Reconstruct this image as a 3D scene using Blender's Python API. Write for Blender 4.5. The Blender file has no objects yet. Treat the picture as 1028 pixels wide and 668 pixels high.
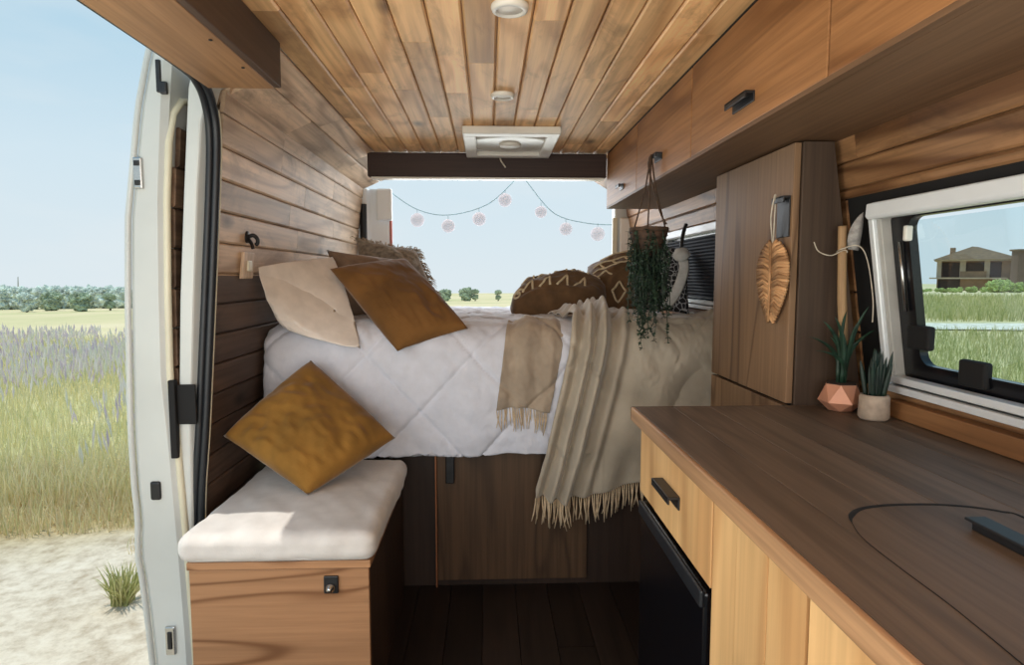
import bpy, bmesh, math, random
from mathutils import Vector as V, noise as mn
random.seed(7)
C = bpy.context.scene.collection
PI = math.pi

# ------------------------------------------------------------------ camera
F = 640.0; H = 1.25
PH = math.atan(56/640); PS = math.atan(24/640*math.cos(PH))
FW = V((math.sin(PS)*math.cos(PH), math.cos(PS)*math.cos(PH), -math.sin(PH)))
RT = V((math.cos(PS), -math.sin(PS), 0)); UP = RT.cross(FW)
def at(u, v, ax, val):
    """point of the place seen at (u, v), on the plane ax = val"""
    d = FW + RT*((u-514)/F) + UP*((334-v)/F)
    i = 'xyz'.index(ax); o = V((0, 0, H)); t = (val-o[i])/d[i]
    return o + d*t
cd = bpy.data.cameras.new('camera'); cam = bpy.data.objects.new('camera', cd); C.objects.link(cam)
cam.location = (0, 0, H); cam.rotation_euler = FW.to_track_quat('-Z', 'Y').to_euler()
cd.sensor_width = 36; cd.lens = F/1028*36; cd.clip_start = .02; cd.clip_end = 1500
bpy.context.scene.camera = cam

# ------------------------------------------------------------------ materials
def srgb(r, g, b):
    f = lambda c: (c/255/12.92 if c/255 <= .04045 else ((c/255+.055)/1.055)**2.4)
    return (f(r), f(g), f(b), 1)
class NT:
    def __init__(s, name):
        s.m = bpy.data.materials.new(name); s.m.use_nodes = True
        s.t = s.m.node_tree; s.n = s.t.nodes; s.l = s.t.links
        s.b = s.n['Principled BSDF']; s.o = s.n['Material Output']
    def add(s, kind, **kw):
        n = s.n.new(kind)
        for k, v in kw.items():
            if k.startswith('i_'): n.inputs[k[2:].replace('_', ' ')].default_value = v
            else: setattr(n, k, v)
        return n
    def link(s, a, b): s.l.new(a, b)
    def math(s, op, a, b=None, clamp=False):
        n = s.n.new('ShaderNodeMath'); n.operation = op; n.use_clamp = clamp
        for i, x in enumerate((a, b)):
            if x is None: continue
            if isinstance(x, (int, float)): n.inputs[i].default_value = x
            else: s.l.new(x, n.inputs[i])
        return n.outputs[0]
    def ramp(s, fac, stops):
        n = s.n.new('ShaderNodeValToRGB'); e = n.color_ramp.elements
        while len(e) < len(stops): e.new(.5)
        for el, (p, c) in zip(e, stops): el.position = p; el.color = c
        s.l.new(fac, n.inputs[0]); return n.outputs[0]
    def mix(s, fac, a, b, mode='MIX'):
        n = s.n.new('ShaderNodeMix'); n.data_type = 'RGBA'; n.blend_type = mode
        for sock, x in ((n.inputs[0], fac), (n.inputs[6], a), (n.inputs[7], b)):
            if isinstance(x, (int, float, tuple)): sock.default_value = x
            else: s.l.new(x, sock)
        return n.outputs[2]
    def coords(s, scale=(1, 1, 1), per_island=0):
        tc = s.add('ShaderNodeTexCoord'); mp = s.add('ShaderNodeMapping'); mp.inputs['Scale'].default_value = scale
        v = tc.outputs['Object']
        if per_island:
            g = s.add('ShaderNodeNewGeometry'); vm = s.add('ShaderNodeVectorMath', operation='ADD')
            w = s.add('ShaderNodeCombineXYZ')
            for i, k in enumerate((13.1, 29.7, 7.3)): s.link(s.math('MULTIPLY', g.outputs['Random Per Island'], k*per_island), w.inputs[i])
            s.link(v, vm.inputs[0]); s.link(w.outputs[0], vm.inputs[1]); v = vm.outputs[0]
        s.link(v, mp.inputs[0]); return mp.outputs[0]
    def noise(s, vec, scale, detail=3, rough=.5, dist=0):
        n = s.add('ShaderNodeTexNoise'); n.inputs['Scale'].default_value = scale; n.inputs['Detail'].default_value = detail
        n.inputs['Roughness'].default_value = rough; n.inputs['Distortion'].default_value = dist
        s.link(vec, n.inputs['Vector']); return n.outputs[0]
    def bump(s, h, strength=.3, dist=.002):
        n = s.add('ShaderNodeBump'); n.inputs['Strength'].default_value = strength; n.inputs['Distance'].default_value = dist
        s.link(h, n.inputs['Height']); s.link(n.outputs[0], s.b.inputs['Normal'])

def wood(name, base, dark, axis, island=0, rough=.55, rings=14, vary=.35, knots=False, contrast=.55, spec=.3, des=.16, fibre=1.0, fs=70, rp=3):
    """stained softwood: grain runs along axis, contour rings, fibres, optional knots, a tone per plank"""
    def soft(c):
        g = .3*c[0]+.55*c[1]+.15*c[2]; return tuple(q+(g-q)*des for q in c)
    base, dark = soft(base), soft(dark)
    n = NT(name); st = {'x': (.16, 1, 1), 'y': (1, .16, 1), 'z': (1, 1, .16)}[axis]
    fine = {'x': (.03, 1, 1), 'y': (1, .03, 1), 'z': (1, 1, .03)}[axis]
    v = n.coords(st, island); vf = n.coords(fine, island)
    f = n.noise(v, 3.2, 2, .45, .3)
    ring = n.math('SINE', n.math('MULTIPLY', f, rings*6.28))
    ring = n.math('POWER', n.math('MULTIPLY', n.math('ADD', ring, 1), .5), rp)
    fib = n.noise(vf, fs, 4, .6)
    big = n.noise(v, 1.6, 3, .6)
    col = n.mix(n.math('MULTIPLY', ring, contrast), srgb(*base), srgb(*dark))
    col = n.mix(n.math('MULTIPLY', n.math('SUBTRACT', fib, .38, True), 1.5*fibre, True), col, srgb(*[c*.78 for c in dark]))
    light = n.mix(1.0, col, n.ramp(big, [(.25, (.66, .64, .62, 1)), (.75, (1.30, 1.29, 1.28, 1))]), 'MULTIPLY'); col = light
    if knots:
        vo = n.add('ShaderNodeTexVoronoi'); vo.inputs['Scale'].default_value = 5.5
        kk = {'x': (.45, 1, 1), 'y': (1, .45, 1), 'z': (1, 1, .45)}[axis]
        n.link(n.coords(kk, island), vo.inputs['Vector'])
        k = n.ramp(vo.outputs['Distance'], [(.04, (1, 1, 1, 1)), (.17, (0, 0, 0, 1))])
        col = n.mix(n.math('MULTIPLY', k, .75), col, srgb(*[c*.35 for c in dark]))
    if knots:   # grey-brown smudges of weathered stain
        sm = n.noise(n.coords({'x': (.35, 1, 1), 'y': (1, .35, 1), 'z': (1, 1, .35)}[axis], island), 7, 5, .7, .8)
        col = n.mix(n.math('MULTIPLY', n.math('SUBTRACT', sm, .50, True), 2.6, True), col, srgb(*[c*.62 for c in dark]))
    if island:
        g = n.add('ShaderNodeNewGeometry')
        r = n.math('ADD', n.math('MULTIPLY', g.outputs['Random Per Island'], vary), 1-vary/2)
        cc = n.add('ShaderNodeCombineXYZ')
        for i in range(3): n.link(r, cc.inputs[i])
        col = n.mix(1.0, col, cc.outputs[0], 'MULTIPLY')
    n.link(col, n.b.inputs['Base Color']); n.b.inputs['Roughness'].default_value = rough
    n.b.inputs['Specular IOR Level'].default_value = spec
    n.bump(n.math('ADD', fib, n.math('MULTIPLY', ring, .5)), .25, .0015)
    return n.m

def plain(name, rgb, rough=.5, metal=0, var=.08, scale=8, bump=0, bscale=200, spec=.5, sheen=0):
    n = NT(name); v = n.coords()
    f = n.noise(v, scale, 4, .55)
    lo = srgb(*[c*(1-var) for c in rgb]); hi = srgb(*[min(255, c*(1+var)) for c in rgb])
    n.link(n.ramp(f, [(.3, lo), (.7, hi)]), n.b.inputs['Base Color'])
    n.b.inputs['Roughness'].default_value = rough; n.b.inputs['Metallic'].default_value = metal
    n.b.inputs['Specular IOR Level'].default_value = spec
    if sheen: n.b.inputs['Sheen Weight'].default_value = sheen; n.b.inputs['Sheen Roughness'].default_value = .4
    if bump: n.bump(n.noise(v, bscale, 3, .6), bump, .002)
    return n.m

def thin_glass(name, tint=(.9, .95, .95), fac=.06):
    n = NT(name); n.n.remove(n.b)
    tr = n.add('ShaderNodeBsdfTransparent'); tr.inputs[0].default_value = (*tint, 1)
    gl = n.add('ShaderNodeBsdfGlossy'); gl.inputs['Roughness'].default_value = .02
    mx = n.add('ShaderNodeMixShader'); fr = n.add('ShaderNodeFresnel'); fr.inputs[0].default_value = 1.3
    n.link(n.math('MULTIPLY', fr.outputs[0], .12), mx.inputs[0])
    n.link(tr.outputs[0], mx.inputs[1]); n.link(gl.outputs[0], mx.inputs[2]); n.link(mx.outputs[0], n.o.inputs[0])
    return n.m

def sheer(name, rgb, alpha):
    n = NT(name); n.b.inputs['Base Color'].default_value = srgb(*rgb); n.b.inputs['Roughness'].default_value = .7
    n.b.inputs['Alpha'].default_value = alpha; return n.m

M = {}
M['ceiling'] = wood('ceiling_pine', (250, 204, 146), (184, 126, 72), 'y', 1, .5, 9, .30, True, .5, des=.02, fs=45)
M['wall'] = wood('wall_pine', (222, 192, 160), (142, 110, 82), 'y', 1, .55, 8, .38, True, .55, des=.1, fs=45)
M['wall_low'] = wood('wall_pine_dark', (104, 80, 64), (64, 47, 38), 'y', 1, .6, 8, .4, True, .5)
M['wall_right'] = wood('wall_pine_right', (178, 132, 90), (88, 52, 28), 'y', 1, .5, 9, .3, True, .75, des=.04)
M['cab'] = wood('overhead_wood', (186, 134, 86), (124, 76, 38), 'y', 1, .5, 7, .12, False, .6, des=.04)
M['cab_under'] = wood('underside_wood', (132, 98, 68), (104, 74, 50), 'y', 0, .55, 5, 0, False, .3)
M['ply_z'] = wood('stained_ply', (140, 106, 74), (88, 61, 40), 'z', 0, .6, 8, 0, False, .7, fibre=.7, rp=14)
M['ply_dark'] = wood('dark_ply', (88, 69, 54), (64, 48, 37), 'z', 0, .6, 5, 0, False, .3)
M['pine_front'] = wood('pale_front', (226, 182, 124), (186, 132, 80), 'z', 1, .5, 4, .08, False, .55, des=.06, fibre=.7, fs=34)
M['bench'] = wood('bench_ply', (176, 130, 92), (116, 74, 44), 'x', 0, .5, 9, 0, False, .8, rp=16, des=.08, fibre=.6)
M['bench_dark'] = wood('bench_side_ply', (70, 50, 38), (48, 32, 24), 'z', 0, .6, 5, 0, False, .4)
M['top'] = wood('worktop_wood', (114, 95, 78), (82, 67, 54), 'y', 1, .5, 10, .14, False, .5)
M['top_lid'] = wood('lid_wood', (114, 95, 78), (82, 67, 54), 'y', 0, .5, 10, 0, False, .5)
M['edge'] = wood('worktop_lit_edge_wood', (196, 148, 102), (136, 94, 58), 'y', 0, .45, 6, 0, False, .45)  # same wood as the top, lit tone put into the edge colour
M['trimwood'] = wood('trim_wood', (170, 116, 68), (110, 68, 36), 'y', 0, .5, 6, 0, False, .5)
M['floor'] = wood('floor_planks', (46, 35, 29), (28, 21, 18), 'y', 1, .4, 8, .4, False, .5)
M['header'] = wood('header_wood', (66, 46, 40), (46, 30, 27), 'x', 0, .5, 6, 0, False, .4)
M['leftbox'] = wood('shelf_wood', (178, 130, 86), (140, 98, 60), 'y', 0, .5, 6, 0, False, .4)
M['leftbox_dark'] = wood('shelf_dark_wood', (92, 70, 56), (74, 50, 36), 'y', 0, .55, 5, 0, False, .3)
M['slidewood'] = wood('slide_door_pine', (122, 94, 72), (74, 53, 40), 'y', 1, .55, 8, .35, True, .5)
M['beddoor'] = wood('bed_front_ply', (98, 72, 50), (58, 41, 28), 'z', 0, .45, 8, 0, False, .6, rp=14)
M['bedbase'] = wood('bed_base_ply', (62, 46, 38), (44, 32, 26), 'z', 0, .5, 5, 0, False, .35)
M['plate_wood'] = wood('plate_wood', (226, 196, 164), (180, 146, 112), 'z', 0, .5, 5, 0, False, .35)
M['stick'] = wood('bare_stick', (186, 146, 100), (130, 94, 60), 'z', 0, .6, 6, 0, False, .4)
M['white_paint'] = plain('white_paint', (202, 205, 202), .3, 0, .03, 3)
M['frame_white'] = plain('frame_white', (232, 236, 238), .35, 0, .02, 3)
M['cream_paint'] = plain('cream_paint', (216, 210, 186), .4, 0, .04, 3)
M['white_plastic'] = plain('white_plastic', (226, 222, 212), .35, 0, .03, 5)
M['grey_plastic'] = plain('grey_plastic', (176, 174, 168), .35, 0, .06, 12)
M['rubber'] = plain('black_rubber', (24, 28, 34), .45, 0, .1, 20)
M['black'] = plain('matte_black', (26, 26, 28), .45, 0, .1, 30)
M['black_gloss'] = plain('gloss_black', (10, 11, 16), .25, 0, .1, 6)
M['gap'] = plain('dark_gap', (12, 11, 12), .8, 0, .1, 6)
M['steel'] = plain('steel', (190, 190, 188), .25, 1, .04, 12)
M['alu'] = plain('aluminium_white', (224, 228, 230), .3, .15, .03, 6)
M['blind'] = plain('blind_fabric', (26, 32, 46), .7, 0, .15, 20, .2)
M['copper'] = plain('copper_strip', (150, 98, 66), .5, .5, .05, 10)
M['copper_pot'] = plain('copper_pot', (206, 146, 116), .4, .2, .05, 10)
M['stone_pot'] = plain('stone_pot', (170, 152, 134), .7, 0, .1, 40, .2)
M['soil'] = plain('soil', (50, 38, 30), .95, 0, .3, 80, .5)
M['leaf'] = plain('dark_leaf', (32, 56, 42), .45, 0, .3, 30, 0, 200, .4)
M['leaf_dark'] = plain('deep_leaf', (22, 42, 32), .5, 0, .3, 30)
M['trail'] = plain('trailing_leaf', (44, 62, 48), .55, 0, .35, 40)
M['basket'] = plain('basket_fibre', (70, 52, 40), .8, 0, .3, 60, .5)
M['cord'] = plain('dark_cord', (78, 60, 46), .8, 0, .2, 60)
M['pale_cord'] = plain('pale_cord', (196, 186, 168), .8, 0, .1, 60)
M['green_cord'] = plain('green_cord', (120, 150, 156), .8, 0, .1, 60)
M['garland_cord'] = sheer('garland_cord', (140, 176, 186), .6)
M['feather'] = plain('grey_feather', (150, 146, 142), .9, 0, .2, 60)
M['quilt'] = plain('white_quilt', (212, 214, 224), .85, 0, .03, 14, .7, 70, .2, .3)
M['bench_linen'] = plain('bench_linen', (206, 202, 198), .9, 0, .03, 20, .35, 320, .2, .2)
M['pillow_linen'] = plain('pillow_linen', (230, 220, 210), .9, 0, .05, 12, .35, 300, .2, .2)
M['throw'] = plain('beige_throw', (176, 165, 148), .75, 0, .07, 6, .3, 300, .25, .4)
M['throw_taupe'] = plain('taupe_throw', (164, 148, 130), .85, 0, .10, 10, .4, 260, .2, .4)
M['fringe'] = plain('fringe_yarn', (200, 178, 148), .9, 0, .1, 60)
M['ochre'] = plain('ochre_velvet', (134, 97, 46), .9, 0, .14, 7, .25, 160, .08, .25)
M['ochre_dark'] = plain('rust_velvet', (116, 82, 46), .9, 0, .12, 6, .25, 160, .08, .25)
M['greybrown'] = plain('greybrown_linen', (138, 116, 98), .9, 0, .12, 12, .4, 240, .2, .3)
M['fringed'] = plain('grey_wool', (138, 130, 120), .95, 0, .2, 50, .6, 160, .1, .4)
M['wool_fringe'] = plain('wool_fringe', (170, 154, 134), .95, 0, .15, 50)
M['brown'] = plain('brown_cotton', (104, 80, 56), .9, 0, .12, 16, .4, 220, .2, .3)
M['tuft'] = plain('tuft_yarn', (206, 190, 158), .95, 0, .1, 60)
M['paper'] = sheer('lantern_paper', (214, 194, 200), .30)  # low alpha stands in for the glare that washes the lanterns out
M['tassel'] = plain('grey_tie', (186, 184, 180), .85, 0, .08, 30, .3)
M['glass'] = thin_glass('window_glass', (.80, .93, .95))
M['smoke'] = plain('vent_cover', (196, 190, 178), .25, 0, .06, 6)
M['lens'] = plain('light_lens', (250, 246, 238), .4, 0, .02, 6)
M['rope'] = wood('woven_rope', (214, 160, 106), (142, 92, 52), 'y', 1, .8, 8, .4, False, .6)
M['latch'] = plain('dark_steel', (60, 60, 62), .3, .7, .1, 30)
M['red_seal'] = plain('red_reflector', (190, 110, 100), .5, 0, .05, 10)
# dark and white printed cushion
def printed():
    n = NT('printed_cushion'); v = n.coords()
    w = n.add('ShaderNodeTexVoronoi'); w.inputs['Scale'].default_value = 46; w.feature = 'DISTANCE_TO_EDGE'; n.link(v, w.inputs['Vector'])
    n.link(n.ramp(w.outputs['Distance'], [(.03, srgb(170, 170, 172)), (.08, srgb(30, 30, 34))]), n.b.inputs['Base Color'])
    n.b.inputs['Roughness'].default_value = .9; return n.m
M['printed'] = printed()

# ------------------------------------------------------------------ mesh builder
class MB:
    def __init__(s): s.v = []; s.f = []
    def quad(s, *ps):
        b = len(s.v); s.v += [V(p) for p in ps]; s.f.append(tuple(range(b, b+len(ps)))); return s
    def box(s, x0, x1, y0, y1, z0, z1, c=0):
        if c: return s.cbox(x0, x1, y0, y1, z0, z1, c)
        b = len(s.v)
        s.v += [V((x, y, z)) for z in (z0, z1) for y in (y0, y1) for x in (x0, x1)]
        for q in ((0, 2, 3, 1), (4, 5, 7, 6), (0, 1, 5, 4), (2, 6, 7, 3), (0, 4, 6, 2), (1, 3, 7, 5)): s.f.append(tuple(b+i for i in q))
        return s
    def cbox(s, x0, x1, y0, y1, z0, z1, c):
        bm = bmesh.new(); bmesh.ops.create_cube(bm, size=1)
        for v in bm.verts: v.co = V(((x0+x1)/2+v.co.x*(x1-x0), (y0+y1)/2+v.co.y*(y1-y0), (z0+z1)/2+v.co.z*(z1-z0)))
        bmesh.ops.bevel(bm, geom=bm.edges[:], offset=c, segments=2, affect='EDGES', profile=.5)
        return s.bm(bm)
    def bm(s, bm):
        b = len(s.v); bm.verts.ensure_lookup_table(); bm.verts.index_update()
        s.v += [v.co.copy() for v in bm.verts]; s.f += [tuple(b+v.index for v in f.verts) for f in bm.faces]; bm.free(); return s
    def prism(s, pts, axis, a0, a1):
        """2D outline swept along axis; pts are the other two coordinates in xyz order"""
        b = len(s.v); n = len(pts)
        def mk(p, a):
            return V((a, p[0], p[1])) if axis == 'x' else V((p[0], a, p[1])) if axis == 'y' else V((p[0], p[1], a))
        s.v += [mk(p, a0) for p in pts] + [mk(p, a1) for p in pts]
        s.f.append(tuple(b+i for i in range(n))); s.f.append(tuple(b+n+i for i in reversed(range(n))))
        for i in range(n): j = (i+1) % n; s.f.append((b+i, b+n+i, b+n+j, b+j))
        return s
    def tube(s, pts, r, n=8, flat=None, caps=True):
        pts = [V(p) for p in pts]; b = len(s.v); m = len(pts)
        rs = r if isinstance(r, (list, tuple)) else [r]*m
        t0 = (pts[1]-pts[0]).normalized(); a = t0.orthogonal().normalized() if flat is None else (V(flat)-t0*V(flat).dot(t0)).normalized()
        for i, p in enumerate(pts):
            t = (pts[min(i+1, m-1)]-pts[max(i-1, 0)])
            t = t.normalized() if t.length > 1e-9 else t0
            a = (a-t*a.dot(t)); a = a.normalized() if a.length > 1e-6 else t.orthogonal().normalized()
            c = t.cross(a)
            rr = rs[i]; ra, rc = rr if isinstance(rr, tuple) else (rr, rr)
            for k in range(n):
                th = 2*PI*k/n; s.v.append(p+a*math.cos(th)*ra+c*math.sin(th)*rc)
        for i in range(m-1):
            for k in range(n):
                k2 = (k+1) % n; s.f.append((b+i*n+k, b+i*n+k2, b+(i+1)*n+k2, b+(i+1)*n+k))
        if caps: s.f.append(tuple(b+k for k in reversed(range(n)))); s.f.append(tuple(b+(m-1)*n+k for k in range(n)))
        return s
    def lathe(s, prof, c, n=24, axis=(0, 0, 1)):
        """prof: (radius, height) list around axis through c"""
        ax = V(axis).normalized(); a = ax.orthogonal().normalized(); q = ax.cross(a); b = len(s.v); c = V(c)
        for r, h in prof:
            for k in range(n):
                th = 2*PI*k/n; s.v.append(c+ax*h+(a*math.cos(th)+q*math.sin(th))*max(r, 1e-5))
        for i in range(len(prof)-1):
            for k in range(n):
                k2 = (k+1) % n; s.f.append((b+i*n+k, b+i*n+k2, b+(i+1)*n+k2, b+(i+1)*n+k))
        s.f.append(tuple(b+k for k in reversed(range(n)))); s.f.append(tuple(b+(len(prof)-1)*n+k for k in range(n)))
        return s
    def grid(s, rows, closed=False):
        b = len(s.v); nr = len(rows); nc = len(rows[0])
        for r in rows: s.v += [V(p) for p in r]
        for i in range(nr-1):
            for j in range(nc-1 if not closed else nc):
                j2 = (j+1) % nc; s.f.append((b+i*nc+j, b+i*nc+j2, b+(i+1)*nc+j2, b+(i+1)*nc+j))
        return s
    def blob(s, c, r, seed=0, amp=.25, freq=1.5, sub=3, sq=(1, 1, 1)):
        bm = bmesh.new(); bmesh.ops.create_icosphere(bm, subdivisions=sub, radius=1)
        for v in bm.verts:
            d = v.co.normalized(); k = 1+amp*mn.noise(d*freq+V((seed*7.3, seed*3.1, 0)))+amp*.6*mn.noise(d*freq*4+V((seed, 9, 2)))
            v.co = V(c)+V((d.x*sq[0], d.y*sq[1], d.z*sq[2]))*r*k
        return s.bm(bm)

WL = {}   # world location of every object made (no parent is rotated)
def mk(name, mb, mat, parent=None, smooth=False, bevel=0, solid=0, sub=0, label=None, angle=40):
    me = bpy.data.meshes.new(name)
    xs = [v.x for v in mb.v]; ys = [v.y for v in mb.v]; zs = [v.z for v in mb.v]
    org = V(((min(xs)+max(xs))/2, (min(ys)+max(ys))/2, min(zs)))
    me.from_pydata([tuple(v-org) for v in mb.v], [], mb.f)
    bm = bmesh.new(); bm.from_mesh(me); bmesh.ops.recalc_face_normals(bm, faces=bm.faces[:]); bm.to_mesh(me); bm.free()
    if smooth: me.polygons.foreach_set('use_smooth', [True]*len(me.polygons))
    if isinstance(mat, str): mat = M[mat]
    me.materials.append(mat)
    o = bpy.data.objects.new(name, me); C.objects.link(o)
    WL[o] = org
    if parent: o.parent = parent; o.location = org-WL[parent]
    else: o.location = org
    if solid: md = o.modifiers.new('thick', 'SOLIDIFY'); md.thickness = solid; md.offset = 0
    if bevel: md = o.modifiers.new('round', 'BEVEL'); md.width = bevel; md.segments = 2; md.limit_method = 'ANGLE'; md.angle_limit = math.radians(angle)
    if sub: md = o.modifiers.new('sub', 'SUBSURF'); md.levels = sub; md.render_levels = sub
    if label: o['label'] = label
    return o
def thing(name, loc, label, cat, group=None):
    o = bpy.data.objects.new(name, None); C.objects.link(o); o.location = loc; WL[o] = V(loc)
    o.empty_display_size = .05
    return tag(o, label, cat, group)
def tag(o, label, cat, group=None, kind=None):
    o['label'] = label; o['category'] = cat
    if group: o['group'] = group
    if kind: o['kind'] = kind
    return o
def struct(o): o['kind'] = 'structure'; return o
def spl(pts, n=12):
    """Catmull-Rom through points"""
    P = [V(p) for p in pts]; out = []
    for i in range(len(P)-1):
        p0, p1, p2, p3 = P[max(i-1, 0)], P[i], P[i+1], P[min(i+2, len(P)-1)]
        for k in range(n):
            t = k/n
            out.append(.5*((2*p1)+(p2-p0)*t+(2*p0-5*p1+4*p2-p3)*t*t+(3*p1-p0-3*p2+p3)*t**3))
    out.append(P[-1]); return out
def lerp1(tab, x):
    if x <= tab[0][0]: return tab[0][1]
    for (a, p), (b, q) in zip(tab, tab[1:]):
        if x <= b: return p+(q-p)*(x-a)/(b-a)
    return tab[-1][1]

# ------------------------------------------------------------------ van shell
YR = 4.05; YF = -1.0
XLt = [(0, -.90), (.56, -.885), (.81, -.868), (1.18, -.838), (1.515, -.806), (1.80, -.770), (1.872, -.57)]
XRt = [(0, 1.0), (.92, .985), (1.0, .975), (1.6, .885), (1.75, .86), (1.872, .62)]
XL = lambda z: lerp1(XLt, z); XR = lambda z: lerp1(XRt, z)
def plank(mb, a, b, y0, y1, nrm, th=.014, ch=.005, gap=.0015):
    """board between 2D points a, b (x, z), visible face towards nrm, running y0..y1"""
    a, b = V(a), V(b); d = (b-a).normalized(); n = V(nrm).normalized(); a = a+d*gap; b = b-d*gap
    pts = [a-n*th, b-n*th, b-n*ch, b-d*ch, a+d*ch, a-n*ch]
    mb.prism([(p.x, p.y) for p in pts], 'y', y0+.001, y1-.001)
def rows_of(mb, a, b, y0, y1, nrm, seg=1.1, rnd=random.Random(3)):
    ys = [y0]; first = True
    while ys[-1] < y1-.45:
        ys.append(min(y1, ys[-1]+rnd.uniform(.45, 1.0)*seg))
    if ys[-1] < y1: ys[-1] = y1
    for p, q in zip(ys, ys[1:]): plank(mb, a, b, p, q, nrm)
def backing(mb, a, b, y0, y1, nrm, off=.016):
    n = V(nrm).normalized()*off; a, b = V(a)-n, V(b)-n
    mb.quad((a.x, y0, a.y), (b.x, y0, b.y), (b.x, y1, b.y), (a.x, y1, a.y))

# ceiling
mb = MB(); x = -.57; n = 14; w = (.62+.57)/n
for i in range(n): rows_of(mb, (x+i*w, 1.872), (x+(i+1)*w, 1.872), YF, YR, (0, -1), 1.3)
backing(mb, (-.6, 1.872), (.65, 1.872), YF, YR, (0, -1))
struct(mk('ceiling', mb, 'ceiling'))
# left wall, aft of the sliding door opening, and its sloped top plank over the door
mb = MB(); zs = [0, .1, .2, .3, .4, .5, .595, .69, .785, .88, .975, 1.07, 1.165, 1.26, 1.355, 1.45, 1.545, 1.64, 1.735, 1.80]
for z0, z1 in zip(zs, zs[1:]):
    a, b = (XL(z0), z0), (XL(z1), z1); rows_of(mb, a, b, 1.965, YR, (1, .1), 1.2); backing(mb, a, b, 1.97, YR, (1, .1))
a, b = (-.776, 1.790), (-.67, 1.838); c = (-.57, 1.872)
rows_of(mb, a, b, 1.99, YR, (.5, -1)); rows_of(mb, b, c, 1.70, YR, (.5, -1)); backing(mb, a, c, 1.7, YR, (.5, -1))
mb.prism([(-.767, 1.796), (-.80, 1.76), (-.87, 1.79), (-.86, 1.86), (-.74, 1.845)], 'y', 1.975, YR)
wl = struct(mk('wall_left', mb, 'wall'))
wl.data.materials.append(M['wall_low'])            # the lower boards take the darker wood material
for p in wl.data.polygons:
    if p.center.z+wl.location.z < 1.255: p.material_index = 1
# body side above and in front of the door opening
mb = MB(); mb.prism([(-.79, 1.80), (-.57, 1.888), (-.57, 1.95), (-.88, 1.90)], 'y', YF, 2.0)
for z0, z1 in ((0, .6), (.6, 1.2), (1.2, 1.80)): mb.prism([(XL(z0)-.02, z0), (XL(z1)-.02, z1), (XL(z1)-.09, z1), (XL(z0)-.09, z0)], 'y', YF, .42)
struct(mk('wall_front', mb, 'white_paint'))
# right wall with two window openings
mb = MB()
WIN1 = (.60, 1.505, .975, 1.425); WIN2 = (2.30, 3.25, 1.105, 1.47)
def rrow(z0, z1, y0, y1):
    a, b = (XR(z0), z0), (XR(z1), z1); rows_of(mb, a, b, y0, y1, (-1, -.15), 1.5); backing(mb, a, b, y0, y1, (-1, -.15))
for z0, z1 in ((0, .25), (.25, .5), (.5, .75), (.75, .975)): rrow(z0, z1, YF, YR)
rrow(.975, 1.105, YF, .6); rrow(.975, 1.105, 1.61, YR)
for z0, z1 in ((1.105, 1.21), (1.21, 1.33), (1.33, 1.445)): rrow(z0, z1, YF, .6); rrow(z0, z1, 1.61, 2.30); rrow(z0, z1, 3.25, YR)
rrow(1.445, 1.47, YF, 2.30); rrow(1.445, 1.47, 3.25, YR)
for z0, z1 in ((1.47, 1.535), (1.535, 1.62), (1.62, 1.73), (1.73, 1.874)): rrow(z0, z1, YF, YR)
struct(mk('wall_right', mb, 'wall_right'))
# floor
mb = MB(); rnd = random.Random(5)
for i in range(15):
    x0 = -.92+i*.128; ys = [YF, .3+rnd.random()*.5, 1.5+rnd.random()*.6, 2.9, YR]
    for p, q in zip(ys, ys[1:]): mb.box(x0+.001, x0+.127, p+.001, q-.001, -.02, 0)
mb.box(-.95, 1.02, YF, YR, -.07, -.021)
struct(mk('floor', mb, 'floor'))
# rear header board
mb = MB().box(-.60, .60, 3.26, 3.30, 1.748, 1.868, .006)
o = struct(mk('trim_1', mb, 'header'))
mk('header_strip', MB().box(-.58, .585, 3.255, 3.305, 1.738, 1.747), 'white_plastic', o)
# rear portal frame: white sheet metal around the rear opening
mb = MB()
mb.prism([(-.83, YR), (-.755, YR), (-.74, YR+.04), (-.62, YR+.05), (-.62, YR+.09), (-.90, YR+.09), (-.95, YR+.02)], 'z', -.1, 1.80)
mb.box(-.9, .98, YR+.03, YR+.09, 1.88, 1.95)
o = struct(mk('trim_2', mb, 'frame_white', bevel=.01))
mk('rubber_seal', MB().tube([(-.775, YR-.004, z) for z in (.3, .8, 1.2, 1.5, 1.70)], .022, 8), 'rubber', o)
mk('hinge_cover', MB().cbox(-.70, -.60, YR+.02, YR+.05, 1.60, 1.80, .012), 'frame_white', o)
mk('reflector', MB().cbox(-.622, -.606, YR+.052, YR+.07, 1.1, 1.66, .004), 'red_seal', o)
mb = MB().prism([(.80, YR), (.88, YR), (1.0, YR), (1.03, YR+.09), (.80, YR+.09)], 'z', -.1, 1.83)
o = struct(mk('trim_3', mb, 'white_paint', bevel=.01))
mk('wood_strip', MB().box(.785, .815, YR-.02, YR-.001, 1.0, 1.62, .004), 'cream_paint', o)
mk('inner_panel', MB().cbox(.83, .93, YR-.03, YR-.001, 1.1, 1.62, .01), 'white_plastic', o)
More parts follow.
